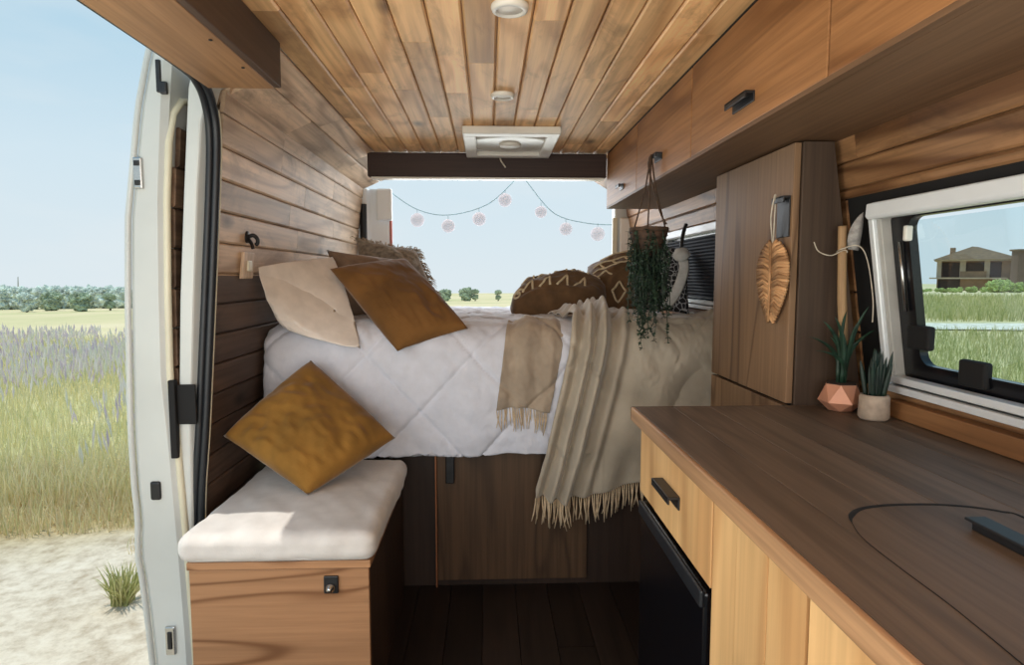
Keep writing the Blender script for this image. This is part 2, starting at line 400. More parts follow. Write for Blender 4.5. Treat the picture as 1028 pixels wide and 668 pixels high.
# B pillar and door seal
mb = MB()
st = [(-.02, -.905, -.93), (.45, -.905, -.93), (.60, -.90, -.93), (.8, -.895, -.93), (1.18, -.87, -.91), (1.5, -.845, -.885), (1.70, -.825, -.868), (1.79, -.80, -.86), (1.83, -.78, -.85)]
mb.grid([[(b, 1.918, z), (a-.002, 1.918, z), (a+.016, 1.962, z), (b, 1.962, z)] for z, a, b in st], True)
o = struct(mk('trim_4', mb, 'white_paint', smooth=False, bevel=.006))
mb = MB()
path = [(-.897, 1.945, .02), (-.893, 1.945, .5), (-.866, 1.945, .80), (-.834, 1.945, 1.18), (-.806, 1.943, 1.52), (-.796, 1.936, 1.66), (-.790, 1.905, 1.735), (-.785, 1.845, 1.782), (-.782, 1.74, 1.796), (-.782, 1.3, 1.797), (-.782, .45, 1.797)]
sp = spl(path, 8)
mb.tube([p+V((.004, 0, 0)) for p in sp], .0125, 8); mb.tube([p+V((-.012, -.008, -.002)) for p in sp], .011, 8)
struct(mk('trim_5', mb, 'rubber', smooth=True))
# lining wood edge along the seal
mb = MB(); mb.tube([p+V((.012, .014, .003)) for p in sp[:48]], .003, 6)
struct(mk('trim_6', mb, 'cream_paint', smooth=True))

# ------------------------------------------------------------------ sliding door, slid back outside
xo = [(-.35, -1.0), (.06, -1.035), (.21, -1.043), (.36, -1.055), (.41, -1.063), (.53, -1.056), (.62, -1.062), (.8, -1.064), (1.186, -1.052), (1.416, -1.040), (1.724, -.997), (1.875, -.962), (2.02, -.92)]
xi = [(-.35, -.90), (.15, -.908), (.40, -.916), (.74, -.930), (.95, -.943), (1.2, -.938), (1.473, -.928), (1.725, -.908), (1.82, -.898), (2.02, -.875)]
XO = lambda z: lerp1(xo, z); XI = lambda z: lerp1(xi, z)
dr = struct(bpy.data.objects.new('door_1', None)); C.objects.link(dr); dr.location = (-1, 2.4, -.35); WL[dr] = V((-1, 2.4, -.35))
mb = MB(); zs = [-.35+i*(2.36/44) for i in range(45)]; y0, y1 = 1.90, 3.15
mb.grid([[(XO(z)+.012, y0+.004, z), (XO(z)+.024, y0-.004, z), (XI(z)-.022, y0-.004, z), (XI(z)-.004, y0+.012, z), (XI(z)-.004, y1, z), (XO(z), y1, z), (XO(z), y0+.03, z)] for z in zs], True)
mk('door_shell', mb, 'white_paint', dr, smooth=False, bevel=.003)
mb = MB()   # outer skin lip and inner flange
mb.tube([(XO(z)+.004, y0-.002, z) for z in zs], .009, 8)
mk('skin_lip', mb, 'white_paint', dr, smooth=True)
mb = MB(); fl = [(XI(z)-.004, y0+.015, z) for z in zs if z < 1.66]
fl = fl + [(XI(1.72)-.002, y0+.03, 1.72), (XI(1.76), y0+.07, 1.765), (XI(1.78)+.0, y0+.16, 1.785), (XI(1.78)+.0, y0+.5, 1.785)]
mb.tube(fl, .011, 8); mk('inner_flange', mb, 'cream_paint', dr, smooth=True)
mb = MB(); zz = [-.2+i*.118 for i in range(17)]
for a, b in zip(zz, zz[1:]):
    q = y0+.03 if b < 1.62 else y0+.05
    plank(mb, (XI(a)+.012, a), (XI(b)+.012, min(b, 1.70)), q, y1-.03, (1, .05), .014, .006)
mk('wood_panel', mb, 'slidewood', dr)
mk('lock_housing', MB().cbox(-.945, -.872, 1.908, 1.917, .81, .93, .003).cbox(-.945, -.925, 1.893, 1.915, .71, .945, .003), 'gap', dr)
s = thing  # alias kept short
mb = MB().cbox(-1.01, -.985, 1.886, 1.898, 1.50, 1.59, .004)
sp_ = mk('striker_plate', mb, 'steel', dr)
mk('latch_slot', MB().cbox(-1.006, -.990, 1.883, 1.888, 1.565, 1.58, .002).cbox(-1.006, -.990, 1.883, 1.888, 1.51, 1.525, .002), 'black', sp_)
mk('rubber_plug', MB().cbox(-1.008, -.978, 1.886, 1.900, .585, .642, .0065), 'black', dr)
sp_ = mk('lower_striker_plate', MB().cbox(-.985, -.955, 1.886, 1.898, .10, .19, .004), 'steel', dr)
mk('latch_slot', MB().cbox(-.977, -.963, 1.882, 1.888, .12, .175, .003), 'black', sp_)
mk('top_latch', MB().cbox(-.925, -.905, 1.885, 1.90, 1.765, 1.80, .004).cbox(-.935, -.922, 1.888, 1.90, 1.77, 1.86, .003), 'latch', dr)

# ------------------------------------------------------------------ windows
def win(name, box, blind, yview):
    y0, y1, z0, z1 = box; zc = (z0+z1)/2; ang = lambda z, d=0: XR(z)+d
    r = struct(bpy.data.objects.new(name, None)); C.objects.link(r); r.location = (XR(zc), (y0+y1)/2, z0); WL[r] = V(r.location)
    def ring(a, b, d0, d1, rad, rad2, nm, mat, bev=.004):
        """rounded rectangular ring: outer and inner insets (far side, top, near side, bottom), x from wall+d0 to wall+d1"""
        a, b = [(q,)*4 if not isinstance(q, tuple) else q for q in (a, b)]
        def loop(q, rr):
            out = []
            for cy, cz, t0 in ((y1-q[0]-rr, z1-q[1]-rr, 0), (y0+q[2]+rr, z1-q[1]-rr, 90), (y0+q[2]+rr, z0+q[3]+rr, 180), (y1-q[0]-rr, z0+q[3]+rr, 270)):
                for k in range(7):
                    t = math.radians(t0+k*15); out.append((cy+rr*math.cos(t), cz+rr*math.sin(t)))
            return out
        o_, i_ = loop(a, rad), loop(b, rad2); m = MB()
        m.grid([[(ang(p[1], d), p[0], p[1]) for p in lp] for lp, d in ((o_, d1), (o_, d0), (i_, d0), (i_, d1), (o_, d1))], True)
        return mk(nm, m, mat, r, bevel=bev)
    ring((-.12 if not blind else -.035, -.04, -.035, -.035), .03, .006, .05, .03, .03, 'gasket', 'gap', 0)
    ring(.002, .020, -.014, .012, .022, .012, 'window_frame', 'alu', .003)
    ring(.020, .036, -.004, .03, .012, .012, 'inner_frame', 'grey_plastic', .002)
    ring(.034, (.096, .042, .08, .075) if not blind else .07, .02, .04, .012, .028, 'glazing_frame', 'black_gloss', 0)
    m = MB(); m.quad(*[(ang(z, .032), y, z) for y, z in ((y0+.05, z0+.05), (y1-.05, z0+.05), (y1-.05, z1-.05), (y0+.05, z1-.05))])
    mk('pane', m, 'glass', r)
    # blind cassette along the top, guide rails along the bottom
    m = MB(); zt = z1-.004
    m.prism([(XR(zt)-.020, zt), (XR(zt)-.022, zt-.03), (XR(zt)-.016, zt-.037), (XR(zt)+.01, zt-.037), (XR(zt)+.01, zt)], 'y', y0+.012, y1-.012)
    mk('blind_cassette', m, 'frame_white', r, bevel=.003)
    m = MB()
    for zz, dd in ((z0+.012, .026), (z0+.034, .020)): m.prism([(XR(zz)-dd, zz-.008), (XR(zz)-dd, zz+.008), (XR(zz)+.01, zz+.008), (XR(zz)+.01, zz-.008)], 'y', y0+.012, y1-.02)
    mk('blind_rail', m, 'alu', r, bevel=.002)
    if blind:
        m = MB(); zt = z1-.05; k = 0; rows = []
        while zt > z0+.05:
            rows.append([(XR(zt)-.012-(.006 if k % 2 else 0), y, zt) for y in (y0+.05, y1-.05)]); zt -= .007; k += 1
        m.grid(rows); mk('pleated_blind', m, 'blind', r)
        m = MB(); m.prism([(XR(z0)-.02, z0+.05), (XR(z0)-.02, z0+.065), (XR(z0), z0+.065), (XR(z0), z0+.05)], 'y', y0+.05, y1-.05); mk('blind_end_bar', m, 'black', r)
    else:
        yl = y1-.085
        for nm, (ya, yb, za, zb) in (('latch', (yl-.055, yl+.02, 1.085, 1.14)), ('latch', (1.21, 1.285, z0+.05, z0+.105))):
            mk(nm, MB().cbox(XR((za+zb)/2)+.012, XR((za+zb)/2)+.03, ya, yb, za, zb, .006), 'gap', r)
        mk('stay_arm', MB().tube([(XR(1.33)+.014, y1-.07, 1.33), (XR(1.17)+.014, y1-.07, 1.17)], .004, 8), 'steel', r, smooth=True)
        mk('corner_cap', MB().cbox(XR(1.36)+.012, XR(1.36)+.03, y1-.10, y1-.088, 1.33, 1.365, .004), 'white_plastic', r)
    return r
win('window_1', WIN1, False, 1)
win('window_2', WIN2, True, 1)
# timber strip under the near window
m = MB().prism([(.945, .921), (.945, .962), (.975, .962), (.985, .921)], 'y', -.2, 1.46)
struct(mk('trim_7', m, 'trimwood', bevel=.003))

# ------------------------------------------------------------------ overhead cabinets, right
def edge_pull(y0, y1, z, x, sgn=-1, h=.02, d=.024):
    """small black edge-pull handle on a face x = const"""
    m = MB(); a, b = sorted((x, x+sgn*d))
    m.cbox(min(x, x+sgn*.004), max(x, x+sgn*.004), y0, y1, z-h, z+.002, .0012)
    m.cbox(a, b, y0, y1, z-.002, z+.004, .0015); m.cbox(min(x+sgn*d, x+sgn*(d-.004)), max(x+sgn*d, x+sgn*(d-.004)), y0, y1, z-.012, z+.003, .0012)
    return m
OX = .60; OZ0, OZ1 = 1.592, 1.868
oc = thing('overhead_cabinet', (.74, 1.6, OZ0), 'long wooden overhead cabinet running along the top of the right wall', 'cabinet')
m = MB(); m.box(OX+.02, XR(1.59)-.002, .15, 3.25, OZ0, OZ0+.018); m.box(OX+.0, OX+.019, .15, 3.25, OZ0, OZ0+.010)
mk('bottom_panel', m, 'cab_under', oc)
mk('top_panel', MB().box(OX+.001, .66, .15, 3.25, OZ1-.004, OZ1+.001), 'gap', oc)
for a, b in ((3.235, 3.252), (.15, .168)): mk('end_panel', MB().prism([(OX+.02, OZ0+.02), (.87, OZ0+.02), (.84, 1.76), (OX+.02, OZ1)], 'y', a, b), 'cab', oc)
mk('inner_dark', MB().box(OX+.02, OX+.022, .17, 3.23, OZ0+.019, OZ1-.002), 'gap', oc).name = 'inner_shade'  # thin black sheet standing in for the shade behind the door seams
seams = [.15, 1.14, 1.905, 2.60, 3.252]
hy = [None, (1.45, 1.575, 1.652), (2.215, 2.31, 1.662), (2.84, 2.91, 1.645)]
for i, (a, b) in enumerate(zip(seams, seams[1:])):
    d = mk('door', MB().cbox(OX, OX+.018, a+.003, b-.003, OZ0+.010, OZ1-.006, .002), 'cab', oc)
    if hy[i]:
        y0, y1, z = hy[i]; mk('handle', edge_pull(y0, y1, z+.012, OX), 'black', d)
# ------------------------------------------------------------------ overhead shelf box, left
lb = thing('overhead_locker', (-.65, 1.0, 1.75), 'wooden overhead box above the open sliding door with dark brown inner face', 'cabinet')
mk('bottom_panel', MB().box(-.742, -.567, .1, 1.775, 1.75, 1.768, .002), 'leftbox', lb)
mk('front_panel', MB().box(-.568, -.55, .1, 1.775, 1.752, 1.869, .002), 'leftbox_dark', lb, label='dark brown inner face')
mk('end_panel', MB().prism([(-.742, 1.769), (-.569, 1.769), (-.569, 1.868), (-.742, 1.80)], 'y', 1.755, 1.775), 'leftbox_dark', lb)
for y in (.9, 1.12, 1.42, 1.6): mk('screw', MB().lathe([(.001, 0), (.004, 0), (.004, .002), (.001, .003)], (-.585, y, 1.75), 10, (0, 0, -1)), 'black', lb)

# ------------------------------------------------------------------ ceiling fittings
def spot(y, r, first):
    t = thing('ceiling_spotlight', (.052, y, 1.86), first, 'light', 'round ceiling spotlights')
    mk('rim', MB().lathe([(r*.72, .004), (r, .002), (r*1.02, -.004), (r*.95, -.012), (r*.74, -.014), (r*.72, -.004)], (.052, y, 1.871), 32), 'white_plastic', t, smooth=True)
    mk('lens', MB().lathe([(.001, -.009), (r*.7, -.009), (r*.73, -.002), (.001, 0)], (.052, y, 1.871), 32), 'lens', t, smooth=True)
spot(1.525, .043, 'round white ceiling spotlight nearest the camera')
spot(2.24, .040, 'round white ceiling spotlight farther back just before the roof vent')
rv = thing('roof_vent', (.10, 2.96, 1.83), 'square white roof vent with a pale cover in front of the rear header', 'vent')
m = MB()
for a in ((-.105, .305, 2.69, 2.755), (-.105, .305, 3.17, 3.235)): m.cbox(a[0], a[1], a[2], a[3], 1.838, 1.871, .006)
for a in ((-.105, -.05), (.25, .305)): m.cbox(a[0], a[1], 2.75, 3.175, 1.838, 1.871, .006)
mk('frame', m, 'white_plastic', rv)
mk('screen', MB().box(-.052, .252, 2.752, 3.172, 1.858, 1.870), 'grey_plastic', rv)
mk('cover', MB().lathe([(.205, .004), (.20, -.004), (.16, -.010), (.05, -.013), (.001, -.013)], (.10, 2.96, 1.857), 40), 'smoke', rv, smooth=True)
mk('knob', MB().lathe([(.05, 0), (.045, -.012), (.001, -.014)], (.10, 2.93, 1.845), 24), 'white_plastic', rv, smooth=True)
for x0 in (.19, -.04):
    m = MB()
    for k in range(9): m.box(x0+k*.006, x0+.003+k*.006, 2.765, 2.80, 1.853, 1.857)
    m.box(x0, x0+.051, 2.762, 2.766, 1.853, 1.857); m.box(x0, x0+.051, 2.80, 2.804, 1.853, 1.857); mk('grille', m, 'latch', rv)
m = MB().tube(spl([(.06, 3.252, 1.86), (.065, 3.245, 1.83), (.085, 3.243, 1.80), (.088, 3.243, 1.793)]), .004, 8)
tag(mk('loose_wire', m, 'pale_cord', smooth=True), 'short loose white wire hanging over the dark rear header', 'wire')

# ------------------------------------------------------------------ left wall: hook and switch
hk = thing('wall_hook', (-.826, 2.22, 1.36), 'small black metal hook on the left wall above the switch plate', 'hook')
mk('back_plate', MB().lathe([(.001, 0), (.022, 0), (.022, .008), (.001, .01)], (-.823, 2.22, 1.385), 18, (1, 0, .09)), 'black', hk, smooth=True)
m = MB().tube(spl([(-.815, 2.22, 1.385), (-.798, 2.22, 1.390), (-.788, 2.228, 1.38), (-.788, 2.232, 1.366), (-.795, 2.232, 1.358)]), .007, 8)
m.tube(spl([(-.815, 2.22, 1.38), (-.80, 2.21, 1.36), (-.795, 2.205, 1.345)]), .006, 8); mk('prong', m, 'black', hk, smooth=True)
sw = thing('light_switch', (-.83, 2.215, 1.24), 'pale wooden switch plate on the left wall below the black hook', 'switch')
mk('plate', MB().prism([(-.832, 1.243), (-.822, 1.333), (-.810, 1.333), (-.820, 1.243)], 'y', 2.17, 2.265), 'plate_wood', sw, bevel=.003)
mk('rocker', MB().cbox(-.818, -.808, 2.20, 2.235, 1.268, 1.305, .004), 'cream_paint', sw)

# ------------------------------------------------------------------ bench
BX0, BX1, BY0, BY1, BZ = -.815, -.33, 1.70, 2.40, .478
bn = thing('bench_box', (-.58, 2.05, 0), 'brown plywood bench box with a black lock on its front', 'bench')
mk('front_panel', MB().cbox(BX0, BX1, BY0, BY0+.018, .001, BZ-.024, .002), 'bench', bn)
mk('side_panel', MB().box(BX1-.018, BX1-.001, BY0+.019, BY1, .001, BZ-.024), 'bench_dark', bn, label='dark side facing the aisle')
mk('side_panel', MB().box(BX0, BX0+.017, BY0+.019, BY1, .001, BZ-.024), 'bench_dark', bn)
mk('lid', MB().cbox(BX0-.004, BX1+.006, BY0-.006, BY1, BZ-.022, BZ, .003), 'bench', bn)
lk = mk('lock', MB().cbox(-.452, -.412, BY0-.008, BY0, .385, .435, .003), 'black', bn)
mk('latch_knob', MB().lathe([(.012, 0), (.012, .012), (.007, .014), (.007, .022), (.001, .023)], (-.432, BY0-.008, .405), 16, (0, -1, 0)), 'steel', lk, smooth=True)
# bench cushion
def soft_box(x0, x1, y0, y1, z0, z1, r, seed, amp=.006, n=40):
    bm = bmesh.new(); bmesh.ops.create_cube(bm, size=1)
    bmesh.ops.subdivide_edges(bm, edges=bm.edges[:], cuts=n-1, use_grid_fill=True)
    sx, sy, sz = x1-x0, y1-y0, z1-z0; c = V(((x0+x1)/2, (y0+y1)/2, (z0+z1)/2))
    for v in bm.verts:
        p = V((v.co.x*sx, v.co.y*sy, v.co.z*sz)); q = V((max(-sx/2+r, min(sx/2-r, p.x)), max(-sy/2+r, min(sy/2-r, p.y)), max(-sz/2+r, min(sz/2-r, p.z))))
        d = p-q; p = q+d.normalized()*r if d.length > 1e-6 else p
        top = .5+v.co.z
        w = mn.noise(V((p.x*7+seed, p.y*4, p.z*6)))*amp + mn.noise(V((p.x*26+p.y*14, p.y*10+seed, p.z*30)))*amp*.5
        nr = d.normalized() if d.length > 1e-6 else V((0, 0, 1))
        p += nr*w*(1 if v.co.z > -.45 else .2)
        p.z += top*.012*(1-(2*v.co.x)**2)*(1-(2*v.co.y)**2)
        v.co = c+p
    return MB().bm(bm)
tag(mk('bench_cushion', soft_box(-.832, -.305, 1.665, 2.385, BZ+.003, .565, .034, 3, .007), 'bench_linen', smooth=True), 'thick white seat cushion lying on the wooden bench box', 'cushion')

# ------------------------------------------------------------------ bed base
bb = thing('bed_platform', (.1, 3.2, 0), 'dark plywood bed platform with a cupboard door under the quilt', 'bed')
m = MB(); m.box(-.86, .94, 2.50, 2.52, .001, .80); m.box(-.86, .94, 2.52, YR-.05, .78, .80)
mk('front_panel', m, 'bedbase', bb)
d = mk('door', MB().cbox(-.205, .395, 2.482, 2.499, .03, .60, .002), 'beddoor', bb)
mk('handle', MB().cbox(-.17, -.135, 2.462, 2.482, .435, .56, .004), 'latch', d)
mk('edge_strip', MB().box(-.213, -.207, 2.478, 2.499, .002, .60), 'copper', bb, label='thin copper coloured strip beside the door')
mk('mattress', soft_box(-.82, .90, 2.56, 3.97, .803, 1.0, .05, 9, .003, 16), 'bench_linen', bb, smooth=True)

# bed surface profile in (y, z) from the hem up and back
prof = spl([(0, 2.425, .565), (0, 2.405, .66), (0, 2.395, .78), (0, 2.40, .90), (0, 2.415, .985), (0, 2.455, 1.03), (0, 2.53, 1.053), (0, 2.7, 1.058), (0, 3.2, 1.052), (0, 3.7, 1.05), (0, 4.02, 1.04)], 20)
arc = [0]
for a, b in zip(prof, prof[1:]): arc.append(arc[-1]+(b-a).length)
LEN = arc[-1]
def bedp(s_):
    s_ = max(0, min(LEN-1e-5, s_)); lo, hi = 0, len(arc)-1
    while hi-lo > 1:
        mid = (lo+hi)//2
        if arc[mid] <= s_: lo = mid
        else: hi = mid
    t = (s_-arc[lo])/(arc[hi]-arc[lo]); p = prof[lo].lerp(prof[hi], t); d = (prof[hi]-prof[lo]).normalized()
    return p, V((0, -d.z, d.y))       # point, outward normal
def quilt_d(x, s_):
    k = .40; d = 0
    for w in ((x*1.0+s_*.95+.09), (x*1.0-s_*.95+.03)):
        q = (w/k) % 1; q = min(q, 1-q)*k; d -= .011*math.exp(-(q/.011)**2)
    d += .010*mn.noise(V((x*3.1, s_*3.1, 1)))+.009*mn.noise(V((x*11+s_*5, s_*5, 4)))+.0055*mn.noise(V((x*26+s_*17, s_*15-x*9, 8)))+.0025*mn.noise(V((x*60, s_*50, 2)))
    if s_ < .5: d += .014*(1-s_/.5)*math.sin(x*9+mn.noise(V((x*3, 0, 2)))*3)
    return d
NX, NS = 190, 200; rows = []
for i in range(NS+1):
    s_ = LEN*(i/NS)**1.15; r = []
    for j in range(NX+1):
        x = -.842+1.762*j/NX; p, nn = bedp(s_+(.012*math.sin(x*7)+.012*mn.noise(V((x*5, 0, 0))))*max(0, 1-s_/.4))
        e = min(1, (x+.842)/.05); e2 = min(1, (.92-x)/.06)
        q = V((x, p.y, p.z))+nn*(quilt_d(x, s_)+.012)-nn*(.02*(1-e)**2+.02*(1-e2)**2)
        r.append(q)
    rows.append(r)
m = MB().grid(rows)
tag(mk('quilt', m, 'quilt', smooth=True, solid=.012), 'white diamond-stitched quilt covering the raised bed', 'quilt')

# ------------------------------------------------------------------ throws
def strands(m, base, rnd, ln=.11, step=.010, r=.0026, out=V((0, -1, 0))):
    """fringe: knotted strands hanging along a polyline"""
    acc = 0; last = None
    for a, b in zip(base, base[1:]):
        n = max(1, int((b-a).length/step))
        for k in range(n):
            p = a.lerp(b, k/n); l = ln*rnd.uniform(.8, 1.1); sx = rnd.uniform(-.016, .016); sy = rnd.uniform(-.006, .004)
            pts = [p, p+V((sx*.25, sy*.4-.002, -l*.35)), p+V((sx*.7, sy, -l*.7)), p+V((sx*1.1+rnd.uniform(-.004, .004), sy*1.5, -l))]
            m.tube(pts, [r*.8, r*1.15, r*1.0, r*.5], 5)
def fold_d(x, s_):
    a = 1-.35*min(1, s_/.9)
    f = 0
    lean = .19+.135*min(1, s_/.55)
    u = x-lean                                  # distance from the slanted left edge
    for c, w, h in ((.022, .022, .042), (.080, .016, .058), (.135, .019, .072), (.212, .020, .026), (.30, .05, .018)):
        f += h*math.exp(-((u-c)/w)**2)
    f += .018*math.sin(u*17+s_*3.2+1)*min(1, max(0, (u-.3)/.1))*a
    f += .026*math.sin(u*11-s_*9)*min(1, max(0, (u-.32)/.15))
    f += .008*mn.noise(V((x*9+s_*5, s_*5, 3)))
    if s_ > .50: f = f*(1-min(1, (s_-.50)/.5)*.35)+.020*abs(mn.noise(V((x*7+s_*3, s_*9, 5))))+.012*mn.noise(V((x*17, s_*14, 6)))
    return f
def drop_point(s_):
    """bed profile carried straight down below the hem for s < 0"""
    if s_ >= 0: return bedp(s_)
    p, nn = bedp(0); d = (prof[1]-prof[0]).normalized(); return p+d*s_, nn
th_ = thing('throw_blanket', (.5, 2.6, .42), 'large pleated beige throw draped over the right corner of the bed', 'blanket')
rows = []; NSB, NXB = 150, 170; S0, S1 = -.135, .86
for i in range(NSB+1):
    s_ = S0+(S1-S0)*i/NSB; left = .18+.150*min(1, max(0, (s_+.1)/.62))-(.22*max(0, s_-.56) if s_ > .56 else 0); right = .91
    r = []
    for j in range(NXB+1):
        x = left+(right-left)*(j/NXB); p, nn = drop_point(s_)
        low = .045*math.sin(max(0, min(1, (x-.2)/.4))*PI) if s_ < .1 else 0
        fl_ = .032+max(-.004, quilt_d(x, max(0, s_)))+max(-.006, fold_d(x, s_))
        dz = 0
        if s_ < .12: dz = -.03*((.12-s_)/.25)*math.sin((x-.18)*9+.3)
        r.append(V((x, p.y, p.z+dz))+nn*fl_)
    rows.append(r)
m = MB().grid(rows); mk('cloth', m, 'throw', th_, smooth=True, solid=.005)
m = MB(); strands(m, [rows[0][k] for k in range(0, NXB+1, 4)], random.Random(4), .105, .0085, .0028)
mk('fringe', m, 'fringe', th_, smooth=True, label='long pale fringe along the lower hem')
# second throw end, left of the first
th2 = thing('folded_throw', (.12, 2.5, .7), 'short taupe fringed throw end lying left of the big beige throw', 'blanket')
rows = []
for i in range(71):
    s_ = .185+.38*i/70; r = []
    for j in range(61):
        t = j/60; x = .03+.05*(i/70)+t*(.20+.03*i/70); p, nn = bedp(s_)
        d = .026+max(-.006, quilt_d(x, s_))+.006*math.sin(t*15+s_*5)+.006*mn.noise(V((x*14, s_*12, 2)))+.004*mn.noise(V((x*40, s_*9, 2)))
        r.append(V((x, p.y, p.z+.012*math.sin(t*4)))+nn*d)
    rows.append(r)
mk('cloth', MB().grid(rows), 'throw_taupe', th2, smooth=True, solid=.005)
m = MB(); strands(m, [rows[0][k] for k in range(0, 61, 3)], random.Random(8), .085, .0055, .0020); mk('fringe', m, 'fringe', th2, smooth=True, label='pale fringe along the lower edge')

# ------------------------------------------------------------------ cushions
def pillow(A, B, Cc, D, th, seed, N=36, wr=.010, pinch=.07, rd=0, creases=0):
    """cushion through four corner points; returns builder and front surface function"""
    A, B, Cc, D = [V(p) for p in (A, B, Cc, D)]; nrm = (B-A).cross(D-A).normalized()
    if nrm.y > 0 and abs(nrm.y) > .3: nrm = -nrm
    elif nrm.z < 0 and abs(nrm.y) <= .3: nrm = -nrm
    def S(s_, t, side):
        a, b = 2*s_-1, 2*t-1
        a2 = a*(1-pinch*(1-b*b))*math.sqrt(1-rd*b*b/2); b2 = b*(1-pinch*(1-a*a))*math.sqrt(1-rd*a*a/2)
        u, w = (a2+1)/2, (b2+1)/2
        p = A.lerp(B, u).lerp(D.lerp(Cc, u), w)
        e = max(0, (1-a*a)*(1-b*b)); h = th*.5*e**.42*(1 if side > 0 else .9)
        k = mn.noise(V((a*2.2+seed, b*2.2, seed*1.7)))*wr*1.4 + mn.noise(V((a*5+b*3+seed, b*6-a*2, seed)))*wr*.8
        if creases:
            k += creases*abs(mn.noise(V((a*2+seed, b*7+a*a*3, 2))))*(.3+.7*max(0, -b)) - creases*.3
            k += creases*.7*math.sin((math.hypot(a+.9, b+1.0))*16+seed+2*mn.noise(V((a*2, b*2, seed))))*max(0, 1-math.hypot(a+.9, b+1)/1.1)
        return p+nrm*side*(h+k*min(1, e*2.5))
    m = MB()
    for side in (1, -1): m.grid([[S(i/N, j/N, side) for i in range(N+1)] for j in range(N+1)])
    bm = bmesh.new(); me = bpy.data.meshes.new('tmp'); me.from_pydata([tuple(v) for v in m.v], [], m.f); bm.from_mesh(me)
    bmesh.ops.remove_doubles(bm, verts=bm.verts[:], dist=.0006); bpy.data.meshes.remove(me)
    return MB().bm(bm), S
P3 = lambda u, v, y: at(u, v, 'y', y)
# white linen pillow against the left wall
m, S = pillow(P3(284, 326, 2.41), P3(362, 350, 2.35), P3(334, 258, 2.78), P3(259, 268, 2.31), .18, 2, 40, .010, .01, creases=.004)
tag(mk('bed_pillow', m, 'pillow_linen', smooth=True), 'cream linen pillow leaning on the left wall at the bed corner', 'pillow')
# rust cushion on the bed
m, S = pillow(P3(331, 270, 2.62), P3(399, 353, 2.335), P3(470, 330, 2.43), P3(407, 260, 2.82), .14, 5, 40, .008, .05, creases=.008)
tag(mk('throw_cushion', m, 'ochre_dark', smooth=True), 'rust brown velvet cushion on top of the bed in front of the pillows', 'cushion', 'velvet cushions')
# ochre cushion on the bench
m, S = pillow(P3(224, 438, 2.06), P3(309, 497, 1.93), P3(397, 440, 2.19), P3(312, 362, 2.32), .19, 8, 44, .012, .02, creases=.016)
tag(mk('throw_cushion', m, 'ochre', smooth=True), 'ochre yellow velvet cushion standing on the white bench cushion', 'cushion', 'velvet cushions')
# grey brown cushion behind the rust one
m, S = pillow(P3(345, 320, 2.78), P3(430, 318, 2.98), P3(405, 262, 3.10), P3(328, 251, 2.86), .16, 12, 30, .014, .05)
tag(mk('back_pillow', m, 'greybrown', smooth=True), 'grey-brown linen pillow half hidden behind the rust cushion', 'pillow')
# fringed grey wool cushion at the back
fc = thing('fringed_cushion', P3(395, 290, 3.3), 'grey wool cushion with a fringed edge at the rear left of the bed', 'cushion')
cs = [P3(360, 305, 3.30), P3(440, 300, 3.45), P3(418, 252, 3.55), P3(358, 240, 3.42)]
m, S = pillow(*cs, .16, 15, 30, .014, .05); mk('cover', m, 'fringed', fc, smooth=True)
m = MB(); rnd = random.Random(2); cen = sum(cs, V())/4
for a, b in ((cs[3], cs[2]), (cs[2], cs[1])):
    for k in range(46):
        t = k/45; p = S(t, 1, 1) if (a is cs[3]) else S(1, 1-t, 1)
        for q in range(2):
            d = (p-cen).normalized()*.03+V((rnd.uniform(-.018, .018), rnd.uniform(-.02, .015), rnd.uniform(-.022, .012)))
            m.tube([p, p+d*.6, p+d+V((0, 0, -.015))], [.003, .0026, .0012], 4)
mk('fringe', m, 'wool_fringe', fc, smooth=True)
def embroider(S, lines, parent, r=.007):
    m = MB()
    for ln in lines:
        pts = []
        for (a, b), (c, d) in zip(ln, ln[1:]):
            for k in range(8): t = k/8; pts.append(S(a+(c-a)*t, b+(d-b)*t, 1))
        pts.append(S(*ln[-1], 1)); m.tube(pts, r, 6)
    mk('embroidery', m, 'tuft', parent, smooth=True, label='raised cream pattern')
chev = [[(x-.07, .62), (x, .84), (x+.06, .62)] for x in (.15, .32, .5, .68, .85)] + [[(x-.06, .30), (x+.02, .5), (x+.05, .30)] for x in (.2, .38, .56, .74)]
bc = thing('brown_cushion', P3(555, 300, 3.1), 'brown patterned cushion lying flat on the bed at the rear, nearer one', 'cushion', 'brown patterned cushions')
m, S = pillow(P3(503, 322, 3.0), P3(606, 316, 3.0), P3(612, 283, 3.34), P3(524, 287, 3.34), .25, 21, 40, .014, .0, rd=.75)
mk('cover', m, 'brown', bc, smooth=True); embroider(S, chev+[[(.03+.06*math.cos(t*.7)*(1-t/14)+.06, .3+.14*math.sin(t*.7)*(1-t/14)) for t in range(14)]], bc, .006)
bc = thing('brown_cushion', P3(625, 300, 3.4), 'brown patterned cushion propped up behind the nearer one, beside the hanging plant', 'cushion', 'brown patterned cushions')
m, S = pillow(P3(578, 318, 3.12), P3(655, 318, 3.16), P3(648, 248, 3.46), P3(590, 268, 3.50), .18, 25, 40, .012, .05)
mk('cover', m, 'brown', bc, smooth=True)
embroider(S, [[(.42, .2), (.52, .34), (.62, .2), (.52, .08), (.42, .2)], [(.1, .75), (.9, .80)], [(.1, .62), (.9, .66)], [(.2, .74), (.3, .62)], [(.4, .76), (.5, .63)], [(.6, .77), (.7, .64)], [(.15, .45), (.3, .55), (.4, .45)], [(.2, .9), (.8, .93)]], bc, .006)
m, S = pillow(P3(640, 312, 2.86), P3(692, 316, 2.78), P3(691, 250, 2.85), P3(650, 242, 2.96), .10, 31, 30, .010, .06)
tag(mk('printed_cushion', m, 'printed', smooth=True), 'black and white printed cushion behind the hanging plant by the rear window', 'cushion')

